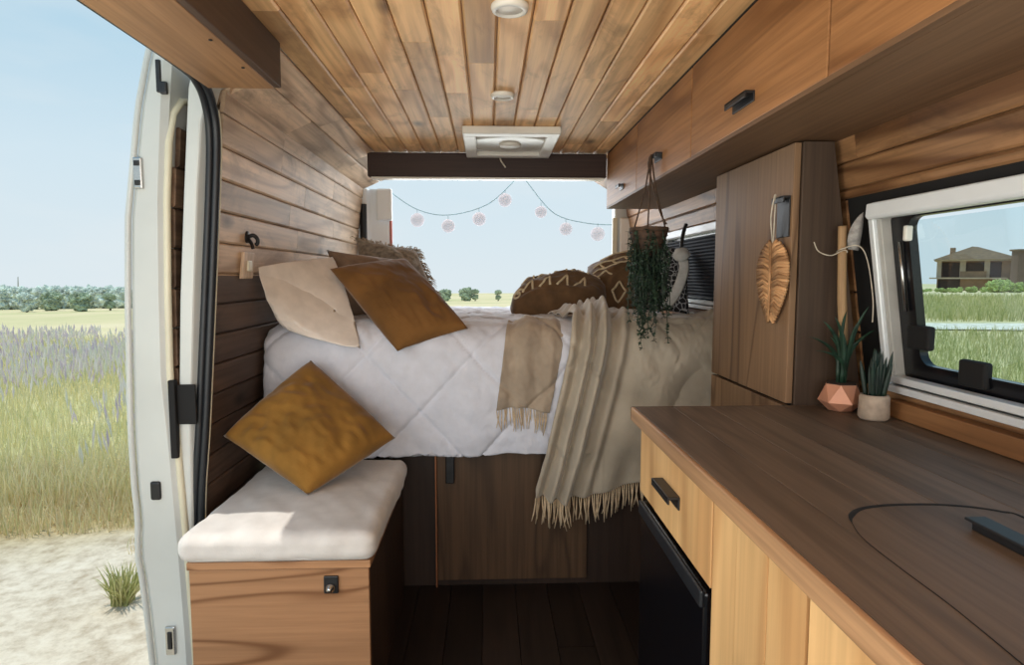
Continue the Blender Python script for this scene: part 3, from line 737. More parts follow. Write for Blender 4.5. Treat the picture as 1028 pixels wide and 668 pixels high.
# ------------------------------------------------------------------ kitchen unit
ZT = .92
ku = thing('kitchen_cabinet', (.68, .8, 0), 'pale pine kitchen base cabinet under the brown worktop', 'cabinet')
m = MB(); m.box(.41, .97, 1.575, 1.593, .001, .884); m.box(.41, .97, 1.035, 1.052, .001, .884); m.box(.41, .97, .0, .018, .001, .884); m.box(.955, .97, .02, 1.57, .001, .884); m.box(.41, .95, 1.055, 1.57, .70, .712)
mk('carcass', m, 'ply_dark', ku)
mk('stile', MB().box(.391, .409, 1.447, 1.594, .70, .884, .002), 'pine_front', ku)
d = mk('drawer', MB().cbox(.388, .409, 1.064, 1.442, .703, .882, .002), 'pine_front', ku)
mk('handle', edge_pull(1.245, 1.375, .80, .388, -1, .024, .026), 'black', d)
m = MB()
for a, b in ((.738, .845), (.8455, .955), (.9555, 1.058)): m.box(.389+(.0012 if a < .8 else 0), .409, a, b-.0008, .06, .882)
d = mk('door', m, 'pine_front', ku); mk('handle', edge_pull(.80, .90, .655, .389, -1, .024, .026), 'black', d)
m = MB()
for a, b in ((.02, .18), (.1805, .35), (.3505, .54), (.5405, .728)): m.box(.389, .409, a, b-.0008, .06, .882)
d = mk('door', m, 'pine_front', ku); mk('handle', edge_pull(.56, .66, .655, .389, -1, .024, .026), 'black', d)
mk('plinth', MB().box(.43, .445, .02, 1.05, .001, .058), 'ply_dark', ku)
# worktop
wt = thing('worktop', (.67, .8, .885), 'dark brown wooden worktop along the right side of the van', 'worktop')
m = MB(); xs = [.372, .47, .565, .655, .75, .85, .972]
CUT = (.505, .865)                              # inset lid: left edge and back edge
for a, b in zip(xs, xs[1:]): m.box(a+.0003, b-.0003, -.05, 1.585, .887, ZT-.0002)
mk('boards', m, 'top', wt, bevel=.001)
mk('front_edge', MB().cbox(.362, .3725, -.05, 1.587, .886, ZT, .003), 'edge', wt, label='lighter rounded front edge')
mk('end_edge', MB().cbox(.362, .972, 1.585, 1.594, .886, ZT, .003), 'top', wt)
# inset lid with its dark finger gap
sl = thing('sink_lid', (.70, .55, ZT), 'inset wooden lid in the worktop with rounded corner and black handle', 'lid')
lidp = spl([at(u, v, 'z', ZT+.002) for u, v in ((1100, 560), (1028, 519), (1005, 513), (975, 508.5), (940, 506), (905, 506), (880, 507.5), (862, 511), (854.5, 518), (857, 527), (868, 541), (905, 570), (955, 607), (1030, 668))], 8)
m = MB(); ww = []
for i, p in enumerate(lidp):
    t = i/(len(lidp)-1); g = .0045 if .12 < t < .60 else max(.0003, .0045-.06*(t-.60)) if t >= .6 else .003
    ww.append((.0012 if t < .66 else .0007, g))
m.tube([p-V((0, 0, .0016)) for p in lidp], [(b, a) for a, b in ww], 8, flat=(0, 1, 0)); mk('panel', MB().quad(*[p+V((0, 0, -.0014)) for p in lidp]), 'top_lid', sl); mk('edge_gap', m, 'gap', sl, smooth=True, label='dark gap along the rounded edge')
m = MB(); yy0, yy1 = .40, .785
m.cbox(.630, .650, yy0, yy1, ZT+.0005, ZT+.013, .002); m.cbox(.624, .653, yy0, yy1+.006, ZT+.012, ZT+.016, .0015); mk('handle', m, 'black', sl, label='black bar handle')
# fridge
fr = thing('fridge', (.68, 1.32, 0), 'black compact fridge under the drawer at the end of the kitchen unit', 'fridge')
mk('body', MB().cbox(.42, .93, 1.075, 1.565, .01, .695, .004), 'black', fr)
d = mk('door', MB().cbox(.385, .418, 1.082, 1.56, .03, .685, .006), 'black_gloss', fr)
mk('grip', MB().cbox(.378, .387, 1.085, 1.557, .655, .688, .004), 'rubber', d)
mk('door_seal', MB().box(.40, .42, 1.0725, 1.077, .03, .685), 'copper', fr, label='thin reddish edge')
# wardrobe
wd = thing('wardrobe', (.88, 1.87, 0), 'tall brown narrow wardrobe between worktop and bed', 'wardrobe')
m = MB().prism([(.79, .001), (XR(0)-.016, .001), (XR(.92)-.016, .92), (XR(1.59)-.018, 1.588), (.79, 1.588)], 'y', 1.60, 1.618)
mk('side_panel', m, 'ply_dark', wd, bevel=.002)
mk('side_panel', MB().prism([(.79, .001), (XR(0)-.016, .001), (XR(.92)-.016, .92), (XR(1.59)-.018, 1.588), (.79, 1.588)], 'y', 2.135, 2.153), 'ply_dark', wd)
mk('core', MB().box(.795, .86, 1.62, 2.133, .001, 1.586), 'gap', wd).name = 'interior'
d = mk('door', MB().cbox(.77, .788, 1.606, 2.155, .922, 1.586, .002), 'ply_z', wd)
mk('handle', edge_pull(1.615, 1.685, 1.452, .77, -1, .10, .02), 'black', d)
mk('door', MB().cbox(.77, .788, 1.606, 2.155, .03, .914, .002), 'ply_z', wd)
# woven leaf ornament
lf = thing('woven_leaf', (.755, 1.675, 1.34), 'woven leaf-shaped rope ornament hanging on the wardrobe handle', 'ornament')
m = MB(); base = V((.757, 1.68, 1.33)); Ln = .205
def leafw(t): return .104*math.sin(PI*min(1, max(0, t))**.8)**.75*(1-.25*t)
for sd in (1, -1):
    for k in range(30):
        t = .02+k/29*.93; w_ = leafw(t); z = base.z-Ln*t
        rs = [.006, .006, .0045]
        m.tube([(.757, base.y, z), (.755, base.y+sd*w_*.5, z+.012+.004*math.sin(k*1.7)), (.757, base.y+sd*w_, z+.020-.03*t)], rs, 6)
mk('woven_blades', m, 'rope', lf, smooth=True)
mk('spine', MB().tube([(.751, 1.68, 1.335), (.751, 1.68, 1.13)], [.005, .003], 8), 'rope', lf, smooth=True)
mk('loop', MB().tube(spl([(.757, 1.68, 1.33), (.745, 1.672, 1.40), (.744, 1.655, 1.455), (.748, 1.655, 1.46), (.752, 1.665, 1.44), (.757, 1.68, 1.335)]), .002, 6), 'pale_cord', lf, smooth=True)

# ------------------------------------------------------------------ on the worktop: pots, stick
def blade(m, base, tip, bend, w, n=8):
    base, tip = V(base), V(tip); mid = (base+tip)/2+V(bend); L = []
    for i in range(n+1):
        t = i/n; p = base*(1-t)**2+mid*2*t*(1-t)+tip*t*t; d = (tip-base); sd = d.cross(V((.3, 1, .2))).normalized()
        ww = w*(math.sin(PI*min(1, .25+.75*t))**.7 if t < 1 else .02); L.append([p-sd*ww/2, p+V((0, -.15*ww, 0)), p+sd*ww/2])
    m.grid(L)
pt = thing('potted_plant', (.873, 1.535, ZT), 'spiky green plant in a faceted copper-pink pot on the worktop', 'plant', 'worktop plants')
c = V((.873, 1.530, ZT+.001)); m = MB(); b0 = [(c+V((.030*math.cos(k*PI/3), .030*math.sin(k*PI/3), 0))) for k in range(6)]
b1 = [(c+V((.052*math.cos(k*PI/3+PI/6), .052*math.sin(k*PI/3+PI/6), .022))) for k in range(6)]; b2 = [(c+V((.038*math.cos(k*PI/3), .038*math.sin(k*PI/3), .066))) for k in range(6)]
for k in range(6):
    j = (k+1) % 6; m.quad(b0[k], b0[j], b1[k]); m.quad(b1[k], b0[j], b1[j]); m.quad(b1[k], b1[j], b2[j]); m.quad(b1[k], b2[j], b2[k])
m.quad(*reversed(b0)); m.quad(*[c+(p-c)*.92+V((0, 0, -.002)) for p in b2])
mk('pot', m, 'copper_pot', pt)
mk('soil', MB().lathe([(.001, .062), (.034, .062), (.034, .069), (.001, .070)], c, 12), 'soil', pt)
m = MB(); rnd = random.Random(11)
for (u, v, bw) in ((812, 338, .012), (826, 322, .014), (838, 318, .013), (850, 312, .013), (860, 325, .012), (872, 308, .011), (882, 330, .012), (818, 352, .010), (845, 332, .014), (868, 340, .012), (833, 338, .013), (856, 342, .012)):
    tip = at(u, v, 'y', 1.53+rnd.uniform(-.05, .04)); blade(m, c+V((rnd.uniform(-.015, .015), rnd.uniform(-.015, .015), .066)), tip, ((tip.x-c.x)*-.55, 0, .035), bw*.85)
mk('leaf', m, 'leaf', pt, smooth=True, solid=.001)
pt = thing('potted_plant', (.895, 1.42, ZT), 'upright dark green plant in a round grey-beige pot on the worktop', 'plant', 'worktop plants')
c = V((.893, 1.425, ZT+.001))
mk('pot', MB().lathe([(.001, 0), (.029, 0), (.033, .006), (.032, .052), (.029, .058), (.026, .058), (.026, .048), (.001, .048)], c, 28), 'stone_pot', pt, smooth=True)
mk('soil', MB().lathe([(.001, .044), (.025, .044), (.025, .052), (.001, .053)], c, 14), 'soil', pt)
m = MB()
for k in range(26):
    a = rnd.uniform(0, 6.28); r0 = rnd.uniform(.003, .020); h = rnd.uniform(.07, .115)
    b = c+V((r0*math.cos(a), r0*math.sin(a), .05)); blade(m, b, b+V((math.cos(a)*r0*.9, math.sin(a)*r0*.9, h)), (0, 0, .01), .011)
mk('leaf', m, 'leaf_dark', pt, smooth=True, solid=.001)
sk = thing('driftwood_stick', (.875, 1.53, ZT), 'bare wooden stick standing against the wardrobe with a string and feather', 'stick')
mk('stick', MB().tube(spl([(.897, 1.57, ZT+.001), (.894, 1.565, 1.08), (.882, 1.56, 1.2), (.878, 1.56, 1.30), (.874, 1.558, 1.375)], 6), [.011]*13+[.0105]*11+[.010], 10), 'stick', sk, smooth=True)
mk('string', MB().tube(spl([(.80, 1.55, 1.335), (.81, 1.545, 1.312), (.84, 1.542, 1.302), (.872, 1.545, 1.315), (.884, 1.55, 1.31), (.872, 1.575, 1.31), (.868, 1.545, 1.318), (.90, 1.53, 1.325), (.918, 1.52, 1.29), (.93, 1.51, 1.2), (.932, 1.51, 1.14)]), .0014, 6), 'pale_cord', sk, smooth=True)
m = MB(); blade(m, (.893, 1.54, 1.315), (.905, 1.525, 1.405), (-.012, 0, .0), .030, 12); mk('feather', m, 'feather', sk, smooth=True, solid=.0015)

# ------------------------------------------------------------------ hanging plant on the overhead handle
hp = thing('hanging_planter', (.582, 2.27, 1.4), 'trailing green plant in a dark basket hung by cords from the overhead cabinet', 'plant')
hc = V((.572, 2.27, 1.405)); top = V((.573, 2.262, 1.677))
mk('basket', MB().lathe([(.001, -.085), (.030, -.083), (.052, -.05), (.064, -.01), (.068, .012), (.064, .012), (.058, -.01), (.001, -.012)], hc, 26), 'basket', hp, smooth=True)
m = MB()
for k in range(5): m.tube([hc+V((.066*math.cos(a), .066*math.sin(a), .008+.004*k % .01)) for a in [q*2*PI/26+k for q in range(27)]], .0035, 6)
mk('rim', m, 'cord', hp, smooth=True)
m = MB()
for a in (.2, 2.3, 4.4): m.tube([hc+V((.066*math.cos(a), .066*math.sin(a), .01)), hc.lerp(top, .55)+V((.022*math.cos(a), .022*math.sin(a), 0)), top], .0028, 6)
m.tube(spl([top, top+V((-.006, .012, -.03)), top+V((.006, .02, -.08)), top+V((.03, -.02, -.2)), top+V((.045, -.05, -.245))]), .003, 6)
mk('cord', m, 'cord', hp, smooth=True)
m = MB(); rnd = random.Random(21)
for k in range(120):
    a = rnd.uniform(0, 6.28); L = rnd.uniform(.12, .33) if rnd.random() > .08 else .39
    r0 = rnd.uniform(.02, .058); p = hc+V((r0*.6*math.cos(a), r0*.6*math.sin(a), .015)); q = hc+V((r0*1.25*math.cos(a), r0*1.25*math.sin(a), .005))
    pts = [p, q]; n = int(L/.03)
    st_ = rnd.uniform(.014, .034); n = int(L/st_)
    for i in range(n): q = q+V((rnd.uniform(-.008, .008), rnd.uniform(-.008, .008), -st_*rnd.uniform(.6, 1.4))); pts.append(q)
    m.tube(pts, .0015, 4)
    for i, w_ in enumerate(pts):
        for _ in range(4):
            d = V((rnd.uniform(-1, 1), rnd.uniform(-1, 1), rnd.uniform(-.8, .3))).normalized()*rnd.uniform(.010, .021); e = d.cross(V((0, 0, 1))).normalized()*.006
            m.quad(w_, w_+d*.5+e, w_+d, w_+d*.5-e)
mk('foliage', m, 'trail', hp)
tb = thing('curtain_tie', (.93, 3.0, 1.2), 'pale grey fabric tie with a round knot hanging beside the rear window', 'tie')
kc = at(684, 256, 'y', 2.66)
mk('knot', MB().blob(kc, .036, 3, .18, 1.6, 3, (1, .8, .8)), 'tassel', tb, smooth=True)
e_ = [kc, at(687, 268, 'y', 2.655), at(683, 284, 'y', 2.65), at(676, 298, 'y', 2.64), at(668, 307, 'y', 2.62)]
mk('ribbon', MB().tube(spl(e_), [(.022, .005)]*len(spl(e_)), 8, flat=(1, 0, .3)), 'tassel', tb, smooth=True)
mk('loop', MB().tube(spl([kc+V((0, 0, .03)), kc+V((.01, .02, .08)), kc+V((.03, .04, .13))]), .008, 8), 'black', tb, smooth=True)

# ------------------------------------------------------------------ paper lanterns on a cord in the rear opening
YS = YR+.12
lg = thing('string_lights', at(500, 200, 'y', YS), 'faint garland of round paper lanterns strung across the rear opening', 'garland')
S4 = lambda u, v: at(u, v, 'y', YS)
mk('cord', MB().tube(spl([S4(388, 190), S4(418, 210), S4(450, 216), S4(488, 206), S4(514, 184), S4(522, 172), S4(530, 184), S4(556, 214), S4(588, 224), S4(622, 226)]), .0032, 6), 'garland_cord', lg, smooth=True)
for (u, v, r) in ((419, 221, .044), (450, 227, .043), (481, 220, .044), (507, 201, .044), (543, 213, .039), (568, 230, .042), (600, 235, .046)):
    c = S4(u, v); prof_ = [(max(.001, r*math.sin(t*PI/10))*(1+.03*(t % 2)), r*math.cos(t*PI/10)) for t in range(11)]
    l_ = mk('lantern', MB().lathe(prof_, c, 20), 'paper', lg, smooth=True)
    mk('hanger', MB().tube([c+V((0, 0, r)), c+V((0, 0, r+.022))], .0018, 5), 'garland_cord', l_)

# ------------------------------------------------------------------ outdoors
def gz(x, y):
    r = math.hypot(x, y); k = x/max(r, .1); a = max(0, min(1, (k-.15)/.35)); slope = .021*(1-a)+.0047*a
    return -.66-slope*max(0, r-2)
def ground_mat():
    n = NT('meadow_ground'); g = n.add('ShaderNodeNewGeometry'); pos = g.outputs['Position']
    sp = n.add('ShaderNodeSeparateXYZ'); n.link(pos, sp.inputs[0])
    ln = n.add('ShaderNodeVectorMath', operation='LENGTH'); n.link(pos, ln.inputs[0])
    n1 = n.noise(pos, .55, 5, .6); n2 = n.noise(pos, .09, 4, .55); n3 = n.noise(pos, 9, 5, .7)
    d = n.math('ADD', ln.outputs['Value'], n.math('MULTIPLY', n.math('SUBTRACT', n1, .5), 2.4))
    sand = n.ramp(n3, [(.3, srgb(176, 160, 138)), (.55, srgb(214, 202, 182)), (.75, srgb(228, 218, 200))])
    dry = n.ramp(n3, [(.3, srgb(140, 122, 84)), (.7, srgb(196, 178, 132))])
    grass = n.ramp(n1, [(.3, srgb(166, 168, 116)), (.5, srgb(196, 192, 140)), (.7, srgb(214, 204, 160))])
    far = n.ramp(n2, [(.3, srgb(192, 190, 142)), (.55, srgb(216, 204, 164)), (.75, srgb(228, 214, 182))])
    c = n.mix(n.math('DIVIDE', n.math('SUBTRACT', d, 5.4), 1.0, True), sand, dry)
    c = n.mix(n.math('DIVIDE', n.math('SUBTRACT', d, 6.8), 2.4, True), c, grass)
    c = n.mix(n.math('DIVIDE', n.math('SUBTRACT', d, 16), 16, True), c, far)
    n.link(c, n.b.inputs['Base Color']); n.b.inputs['Roughness'].default_value = .95; n.b.inputs['Specular IOR Level'].default_value = .1
    n.bump(n3, .6, .03); return n.m
M['ground'] = ground_mat()
rs = [.01, 1, 2, 3, 3.5, 4, 4.5, 5, 5.5, 6, 7, 8, 10, 12, 15, 18, 22, 27, 33, 40, 50, 65, 85, 115, 160, 240, 400]
rows = [[(r*math.cos(t*PI/60), r*math.sin(t*PI/60), gz(r*math.cos(t*PI/60), r*math.sin(t*PI/60))+(.035*mn.noise(V((r*math.cos(t*PI/60)*1.3, r*math.sin(t*PI/60)*1.3, 0))) if r < 12 else 0)) for t in range(120)] for r in rs]
struct(mk('ground', MB().grid(rows, True), 'ground', smooth=True))
M['gravel'] = plain('pale_gravel', (222, 214, 200), .95, 0, .18, 3, .8, 12, .1)
rows = []
for i in range(41):
    x = 9+i*2.2; yc = 25.3+1.2*mn.noise(V((i*.23, 0, 0)))-.02*i; w_ = 2.0+.5*mn.noise(V((i*.31, 5, 0)))
    rows.append([(x, yc+(k/4-.5)*2*w_, gz(x, yc+(k/4-.5)*2*w_)+.06+.03*mn.noise(V((i*.9, k*2.1, 1)))) for k in range(5)])
struct(mk('gravel_track', MB().grid(rows), 'gravel'))
# vegetation
def veg_mat(name, stops, transl=.3):
    n = NT(name); g = n.add('ShaderNodeNewGeometry')
    n.link(n.ramp(g.outputs['Random Per Island'], stops), n.b.inputs['Base Color']); n.b.inputs['Roughness'].default_value = .8
    n.b.inputs['Specular IOR Level'].default_value = .1
    tr = n.add('ShaderNodeBsdfTranslucent'); mxs = n.add('ShaderNodeMixShader'); mxs.inputs[0].default_value = .45
    n.link(n.b.inputs['Base Color'].links[0].from_socket, tr.inputs[0]); n.link(n.b.outputs[0], mxs.inputs[1]); n.link(tr.outputs[0], mxs.inputs[2]); n.link(mxs.outputs[0], n.o.inputs[0]); return n.m
M['grass'] = veg_mat('meadow_blades', [(0, srgb(226, 216, 162)), (.35, srgb(242, 228, 180)), (.6, srgb(206, 204, 150)), (.8, srgb(244, 232, 200)), (1, srgb(228, 222, 178))])
M['grass_dry'] = veg_mat('dry_blades', [(0, srgb(206, 182, 140)), (.4, srgb(232, 214, 170)), (.7, srgb(202, 200, 146)), (1, srgb(240, 224, 190))])
M['grass_green'] = veg_mat('green_blades', [(0, srgb(156, 164, 104)), (.5, srgb(192, 190, 130)), (1, srgb(220, 210, 164))])
M['lav'] = veg_mat('lavender_tips', [(0, srgb(216, 202, 218)), (.35, srgb(240, 228, 232)), (.65, srgb(234, 232, 216)), (1, srgb(246, 238, 238))])
M['stalk'] = veg_mat('lavender_stalks', [(0, srgb(190, 196, 160)), (.5, srgb(210, 210, 176)), (1, srgb(200, 206, 190))])
def polar(rnd, u0, u1, d0, d1, pw=1.6):
    t = rnd.uniform(u0, u1); y = d0+(d1-d0)*rnd.random()**pw; return (t*y, y)
def blades(m, n, rnd, u0, u1, d0, d1, h0, h1, w, pw=1.6, keep=None):
    for _ in range(n):
        x, y = polar(rnd, u0, u1, d0, d1, pw)
        if keep and not keep(x, y): continue
        z = gz(x, y)-.02; h = rnd.uniform(h0, h1); a = rnd.uniform(0, PI); ww = w*(.6+.05*y)
        dx, dy = math.cos(a)*ww, math.sin(a)*ww; lx, ly = rnd.uniform(-.35, .35)*h, rnd.uniform(-.35, .35)*h
        b = len(m.v); m.v += [V((x-dx, y-dy, z)), V((x+dx, y+dy, z)), V((x+lx*.4+dx*.7, y+ly*.4+dy*.7, z+h*.6)), V((x+lx*.4-dx*.7, y+ly*.4-dy*.7, z+h*.6)), V((x+lx, y+ly, z+h))]
        m.f += [(b, b+1, b+2, b+3), (b+3, b+2, b+4)]
rnd = random.Random(31)
patch = lambda sc, th, sd: (lambda x, y: mn.noise(V((x*sc, y*sc, sd))) > th)
m = MB(); blades(m, 18000, rnd, -1.0, -.42, 5.6, 26, .10, .42, .006, 1.5)
tag(mk('meadow_grass', m, 'grass'), 'yellow-green meadow grass outside the open sliding door', 'grass', kind='stuff')
m = MB(); blades(m, 5000, rnd, -1.0, -.42, 4.2, 5.6, .03, .14, .004, .8, patch(1.1, .14, 3)); blades(m, 5200, rnd, -1.0, -.42, 4.9, 6.6, .08, .30, .005, .9)
tag(mk('dry_grass', m, 'grass_dry'), 'dry straw-coloured grass at the edge of the sandy path', 'grass', kind='stuff')
m = MB(); ms = MB()
for _ in range(7500):
    x, y = polar(rnd, -1.0, -.42, 6.0, 26, 1.1)
    if mn.noise(V((x*.42, y*.34, 8)))+.35*mn.noise(V((x*2, y*2, 3))) < rnd.uniform(-.25, .2): continue
    z = gz(x, y); h = rnd.uniform(.35, .75); lx, ly = rnd.uniform(-.12, .12), rnd.uniform(-.1, .1); ww = .003+.0005*y
    b = len(ms.v); ms.v += [V((x-ww*.5, y, z)), V((x+ww*.5, y, z)), V((x+lx*.7, y+ly*.7, z+h*.7))]; ms.f.append((b, b+1, b+2))
    q = V((x+lx*.6, y+ly*.6, z+h*.55)); e = V((x+lx, y+ly, z+h)); b = len(m.v); w2 = ww*2.4
    m.v += [q, q.lerp(e, .5)+V((w2, 0, 0)), e, q.lerp(e, .5)-V((w2, 0, 0)), q.lerp(e, .5)+V((0, w2, 0)), q.lerp(e, .5)-V((0, w2, 0))]
    m.f += [(b, b+1, b+2, b+3), (b, b+4, b+2, b+5)]
lv = mk('lavender', m, 'lav'); tag(lv, 'hazy lavender flower spikes across the meadow by the sliding door', 'flowers', kind='stuff')
mk('stalk', ms, 'stalk', lv)['kind'] = 'stuff'
m = MB(); blades(m, 15000, rnd, .60, 1.05, 4.5, 22.5, .10, .40, .006, 1.4); blades(m, 9000, rnd, .55, 1.0, 28.5, 70, .25, .75, .010, 1.2)
tag(mk('roadside_grass', m, 'grass_green'), 'green grass on both sides of the gravel track beyond the window', 'grass', kind='stuff')
m = MB(); blades(m, 5000, rnd, -.16, .12, 12, 60, .08, .35, .008, 1.2)
tag(mk('rear_grass', m, 'grass_dry'), 'pale dry grass in the field behind the van', 'grass', kind='stuff')
# one green tuft on the sand by the door
m = MB(); c = at(124, 604, 'z', -.70); c.z = gz(c.x, c.y); b0 = c.copy()
for _ in range(150):
    a = rnd.uniform(0, 6.28); h = rnd.uniform(.10, .26); sp_ = rnd.uniform(.02, .16); p = b0+V((rnd.uniform(-.05, .05), rnd.uniform(-.05, .05), 0))
    blade(m, p, p+V((math.cos(a)*sp_, math.sin(a)*sp_, h)), (0, 0, .05), .010, 4)
tag(mk('grass_tuft', m, 'grass_green'), 'green grass tuft growing in the sand beside the sliding door', 'grass tuft')
# trees and bushes
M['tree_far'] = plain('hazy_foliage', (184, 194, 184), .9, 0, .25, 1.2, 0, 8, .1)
M['bush'] = plain('bush_foliage', (146, 158, 136), .9, 0, .3, 1.5, 0, 8, .1)
M['bush_pale'] = plain('pale_bush_foliage', (150, 164, 104), .9, 0, .25, 1.2, 0, 8, .1)
M['trunk'] = plain('trunk_bark', (112, 98, 84), .95, 0, .2, 6)
def tree(name, u, v_top, wpx, Y, label, mat='tree_far', cat='tree', group=None, n=5):
    p = at(u, 300, 'y', Y); x = p.x; zg = gz(x, Y); top = at(u, v_top, 'y', Y).z; h = max(.6, top-zg); w_ = wpx/F*Y; rr = random.Random(int(u*13+Y))
    t = thing(name, (x, Y, zg), label, cat, group); m = MB()
    for k in range(n):
        a = (k/(n-1)-.5) if n > 1 else 0; rd = min(h*.5, w_*.42)*rr.uniform(.75, 1)
        m.blob((x+a*(w_-rd*1.2), Y+rr.uniform(-.2, .2)*w_, zg+max(rd*.8, h-rd*(1+.5*abs(a)*rr.random()))), rd, u+k, .45, 2.6, 4, (1.1, 1, 1))
    m.blob((x, Y, zg+h*.35), min(h*.42, w_*.5), u, .4, 2.4, 4, (1.15, 1, .9))
    mk('foliage', m, mat, t); mk('trunk', MB().tube([(x, Y, zg-.2), (x+.05, Y, zg+h*.3)], [.12, .08], 6), 'trunk', t)
G = 'trees on the far side of the meadow'
LAB = ['hazy tree at the left edge of the photo on the far side of the meadow', 'hazy tree behind the mast in the far treeline', 'low hazy tree just right of the mast in the far treeline', 'tall hazy tree left of the round dark bush in the treeline', 'hazy tree directly behind the round dark bush in the treeline', 'wide hazy tree right of the round dark bush in the treeline', 'hazy treeline tree second from the sliding door edge', 'hazy treeline tree closest to the sliding door edge']
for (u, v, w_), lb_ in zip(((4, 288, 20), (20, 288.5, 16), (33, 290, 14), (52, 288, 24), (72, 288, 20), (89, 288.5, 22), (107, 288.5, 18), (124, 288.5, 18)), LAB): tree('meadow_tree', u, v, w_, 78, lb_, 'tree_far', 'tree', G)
tree('dark_bush', 80, 294, 14, 66, 'round dark green bush in front of the far treeline', 'bush', 'bush', None, 3)
tree('grey_bush', 26, 294.5, 12, 66, 'small grey-green bush below the mast on the far meadow', 'tree_far', 'bush', None, 3)
tree('dark_bush', 51, 293.5, 14, 70, 'dark bush at the foot of the tall treeline tree left of the round bush', 'bush', 'bush', None, 3)
tree('dark_bush', 110, 295, 8, 68, 'little dark bush in the treeline near the sliding door edge', 'bush', 'bush', None, 3)
ms_ = at(18, 300, 'y', 95); mt_ = at(18, 278, 'y', 95)
tag(mk('mast', MB().tube([(ms_.x, 95, gz(ms_.x, 95)), (mt_.x, 95, mt_.z)], [.16, .05], 6), 'grey_plastic'), 'thin grey mast rising above the far treeline', 'mast')
for (u, v, w_), lb_ in zip(((447, 290.5, 9), (468, 289, 10), (477, 290.5, 6), (500, 291.5, 5)), ('small bush seen right behind the rust cushion corner in the rear field', 'tallest bush on the horizon of the field behind the van', 'small bush just right of the tallest bush on the rear horizon', 'tiny bush nearest the brown patterned cushion on the rear horizon')):
    tree('horizon_bush', u, v, w_, 110, lb_, 'bush', 'bush', 'bushes on the rear horizon', 3)
# house
hs = thing('house', at(980, 292, 'y', 115), 'brown two-storey house with a hip roof seen through the right window', 'house')
HC = at(978, 290, 'y', 115); HA = -math.atan2(HC.x, 115)
def turn(m, w=.795):
    for v in m.v:
        dx, dy = (v.x-HC.x)*w, v.y-115; v.x = HC.x+dx*math.cos(HA)-dy*math.sin(HA); v.y = 115+dx*math.sin(HA)+dy*math.cos(HA)
    return m
def h3(u, v, dy=0):
    p = at(u, v, 'y', 115); return V((p.x, 115+dy, p.z))
M['stucco'] = plain('brown_stucco', (150, 122, 98), .9, 0, .08, .6)
M['stucco_pale'] = plain('pale_stucco', (176, 158, 138), .9, 0, .08, .6)
M['stucco_dark'] = plain('dark_stucco', (110, 90, 76), .9, 0, .08, .6)
M['roof'] = plain('brown_roof', (112, 94, 72), .9, 0, .12, 1.5)
M['void'] = plain('dark_opening', (34, 34, 40), .7, 0, .1, 1)
xa, xb = h3(940, 270).x, h3(1021, 270).x; ze = h3(980, 262).z; zs_ = h3(970, 279.2).z; zg_ = gz(xa, 115)-1.0
def hb(name, u0, u1, v0, v1, y0, y1, mat, par=hs):
    a, b = h3(u0, v0), h3(u1, v1); z0, z1 = sorted((a.z, b.z)); return mk(name, turn(MB().box(a.x, b.x, 115+y0, 115+y1, z0, z1)), mat, par)
mk('wall', turn(MB().box(xa, xb, 116.2, 126, zg_, ze)), 'stucco', hs)
hb('pier', 940, 944, 262, 279, -.2, 1.2, 'stucco_pale'); hb('pier', 964, 969, 262, 279, 0, 1.2, 'stucco_pale'); hb('pier', 988.5, 993, 262, 279, 0, 1.2, 'stucco_pale'); hb('pier', 1005.5, 1021, 262, 279, 0, 1.2, 'stucco', hs)
hb('parapet', 964, 990, 272.5, 279, -.1, .6, 'stucco'); hb('opening', 945, 964, 263.5, 278.5, 1.0, 1.25, 'void'); hb('window', 969, 988, 263.5, 272.5, 1.0, 1.25, 'void'); hb('opening', 993, 1005.5, 263.5, 278.5, 1.0, 1.25, 'void')
hb('balcony_slab', 932, 1010, 278.8, 280.2, -1.6, 1.2, 'stucco_pale'); hb('opening', 941, 964, 280.3, 296, .6, 1.25, 'void'); hb('lower_wall', 964, 993, 280.3, 298, .2, 1.2, 'stucco')
hb('fascia', 937.5, 1023, 260.5, 262.2, -1.2, 12, 'stucco_pale')
m = MB(); A = h3(936, 260.6, -1.6); B = h3(1024, 260.6, -1.6); ap = h3(978, 247.6).z; xm = h3(978, 255).x
r1, r2 = V((xm-.4, 119.5, ap+.2)), V((xm+.8, 123, ap+.2)); A2, B2 = V((A.x, 128, A.z)), V((B.x, 128, B.z))
m.quad(A, B, r1); m.quad(B, B2, r2, r1); m.quad(B2, A2, r2); m.quad(A2, A, r1, r2); m.quad(A, A2, B2, B); mk('roof', turn(m), 'roof', hs)
hb('chimney', 953.5, 958.5, 248, 260, 1.5, 3, 'stucco')
nb = thing('outbuilding', at(1045, 290, 'y', 108), 'plain brown building at the right edge beyond the window', 'house')
a, b = at(1023, 252, 'y', 108), at(1075, 252, 'y', 108); mk('wall', MB().box(a.x, b.x, 108, 109.5, gz(a.x, 108)-.5, a.z), 'stucco_dark', nb); mk('roof', MB().box(a.x-.2, b.x+.3, 107.6, 109.8, a.z, a.z+.3), 'roof', nb)
for (u, v, w_, Y), lb_ in zip(((948, 289, 26, 96), (1000, 281, 20, 100), (1018, 284, 22, 98), (975, 288, 24, 97), (926, 290, 16, 99)), ('low bush at the left foot of the house', 'pale green bush in front of the right half of the house', 'bush at the right edge in front of the house', 'low wide bush in front of the lower wall of the house', 'low bush beside the window frame left of the house')):
    tree('roadside_bush', u, v, w_, Y, lb_, 'bush_pale', 'bush', 'bushes by the house', 4)

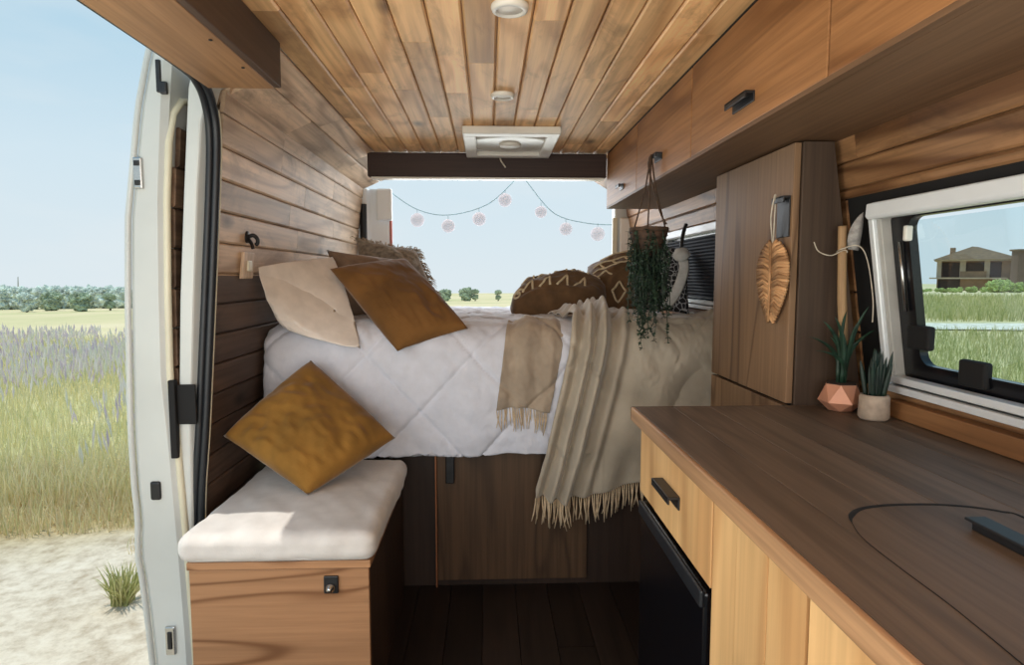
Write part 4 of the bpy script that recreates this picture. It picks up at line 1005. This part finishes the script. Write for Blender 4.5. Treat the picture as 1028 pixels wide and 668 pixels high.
# ------------------------------------------------------------------ light
w = bpy.data.worlds.new('sky'); bpy.context.scene.world = w; w.use_nodes = True; nt = w.node_tree
bg = nt.nodes['Background']; tc = nt.nodes.new('ShaderNodeTexCoord'); sx = nt.nodes.new('ShaderNodeSeparateXYZ'); nt.links.new(tc.outputs['Generated'], sx.inputs[0])
cr = nt.nodes.new('ShaderNodeValToRGB'); e = cr.color_ramp.elements
for el, (p, c) in zip([e[0], e[1]]+[e.new(.5) for _ in range(3)], ((0, srgb(222, 234, 240)), (.02, srgb(226, 237, 242)), (.16, srgb(210, 230, 241)), (.42, srgb(164, 206, 230)), (1, srgb(110, 168, 212)))): el.position = p; el.color = c
nt.links.new(sx.outputs[2], cr.inputs[0])
mp = nt.nodes.new('ShaderNodeMapping'); mp.inputs['Scale'].default_value = (1, 1, 3.4); nz = nt.nodes.new('ShaderNodeTexNoise'); nz.inputs['Scale'].default_value = 2.2; nz.inputs['Detail'].default_value = 5
nt.links.new(tc.outputs['Generated'], mp.inputs[0]); nt.links.new(mp.outputs[0], nz.inputs['Vector'])
c2 = nt.nodes.new('ShaderNodeValToRGB'); c2.color_ramp.elements[0].position = .46; c2.color_ramp.elements[1].position = .74; c2.color_ramp.elements[1].color = (.55, .55, .55, 1); nt.links.new(nz.outputs[0], c2.inputs[0])
mx = nt.nodes.new('ShaderNodeMix'); mx.data_type = 'RGBA'; nt.links.new(c2.outputs[0], mx.inputs[0]); nt.links.new(cr.outputs[0], mx.inputs[6]); mx.inputs[7].default_value = srgb(236, 240, 240)
nt.links.new(mx.outputs[2], bg.inputs[0]); bg.inputs[1].default_value = 1.0
def light(name, kind, loc, direction, energy, color=(1, 1, 1), size=1, size_y=None, angle=None):
    d = bpy.data.lights.new(name, kind); d.energy = energy; d.color = color; o = bpy.data.objects.new(name, d); C.objects.link(o); o.location = loc
    o.rotation_euler = V(direction).to_track_quat('-Z', 'Y').to_euler()
    if kind == 'AREA':
        d.size = size
        if size_y: d.shape = 'RECTANGLE'; d.size_y = size_y
    if angle: d.angle = angle
    return o
light('sun', 'SUN', (-6, -2, 12), (.24, -.06, -1), 2.8, (1, .95, .86), angle=.01)
light('windscreen_light', 'AREA', (.05, -.95, 1.35), (0, 1, .18), 18, (1, .97, .93), 1.6, 1.1)
light('doorway_light', 'AREA', (-1.0, .55, 1.15), (1, .45, .0), 14, (1, .97, .93), 1.1, 1.2)
light('rear_light', 'AREA', (.0, 4.5, 1.6), (0, -1, -.08), 20, (.92, .96, 1), 1.4, 1.0)
light('ceiling_fill', 'AREA', (.15, -.45, .75), (-.12, .6, 1), 16, (1, .95, .88), 1.1, .9)  # added lamp facing up to brighten the ceiling, no such source in the van
vs = bpy.context.scene.view_settings
vs.view_transform = 'Standard'; vs.look = 'None'; vs.exposure = 0; vs.gamma = 1
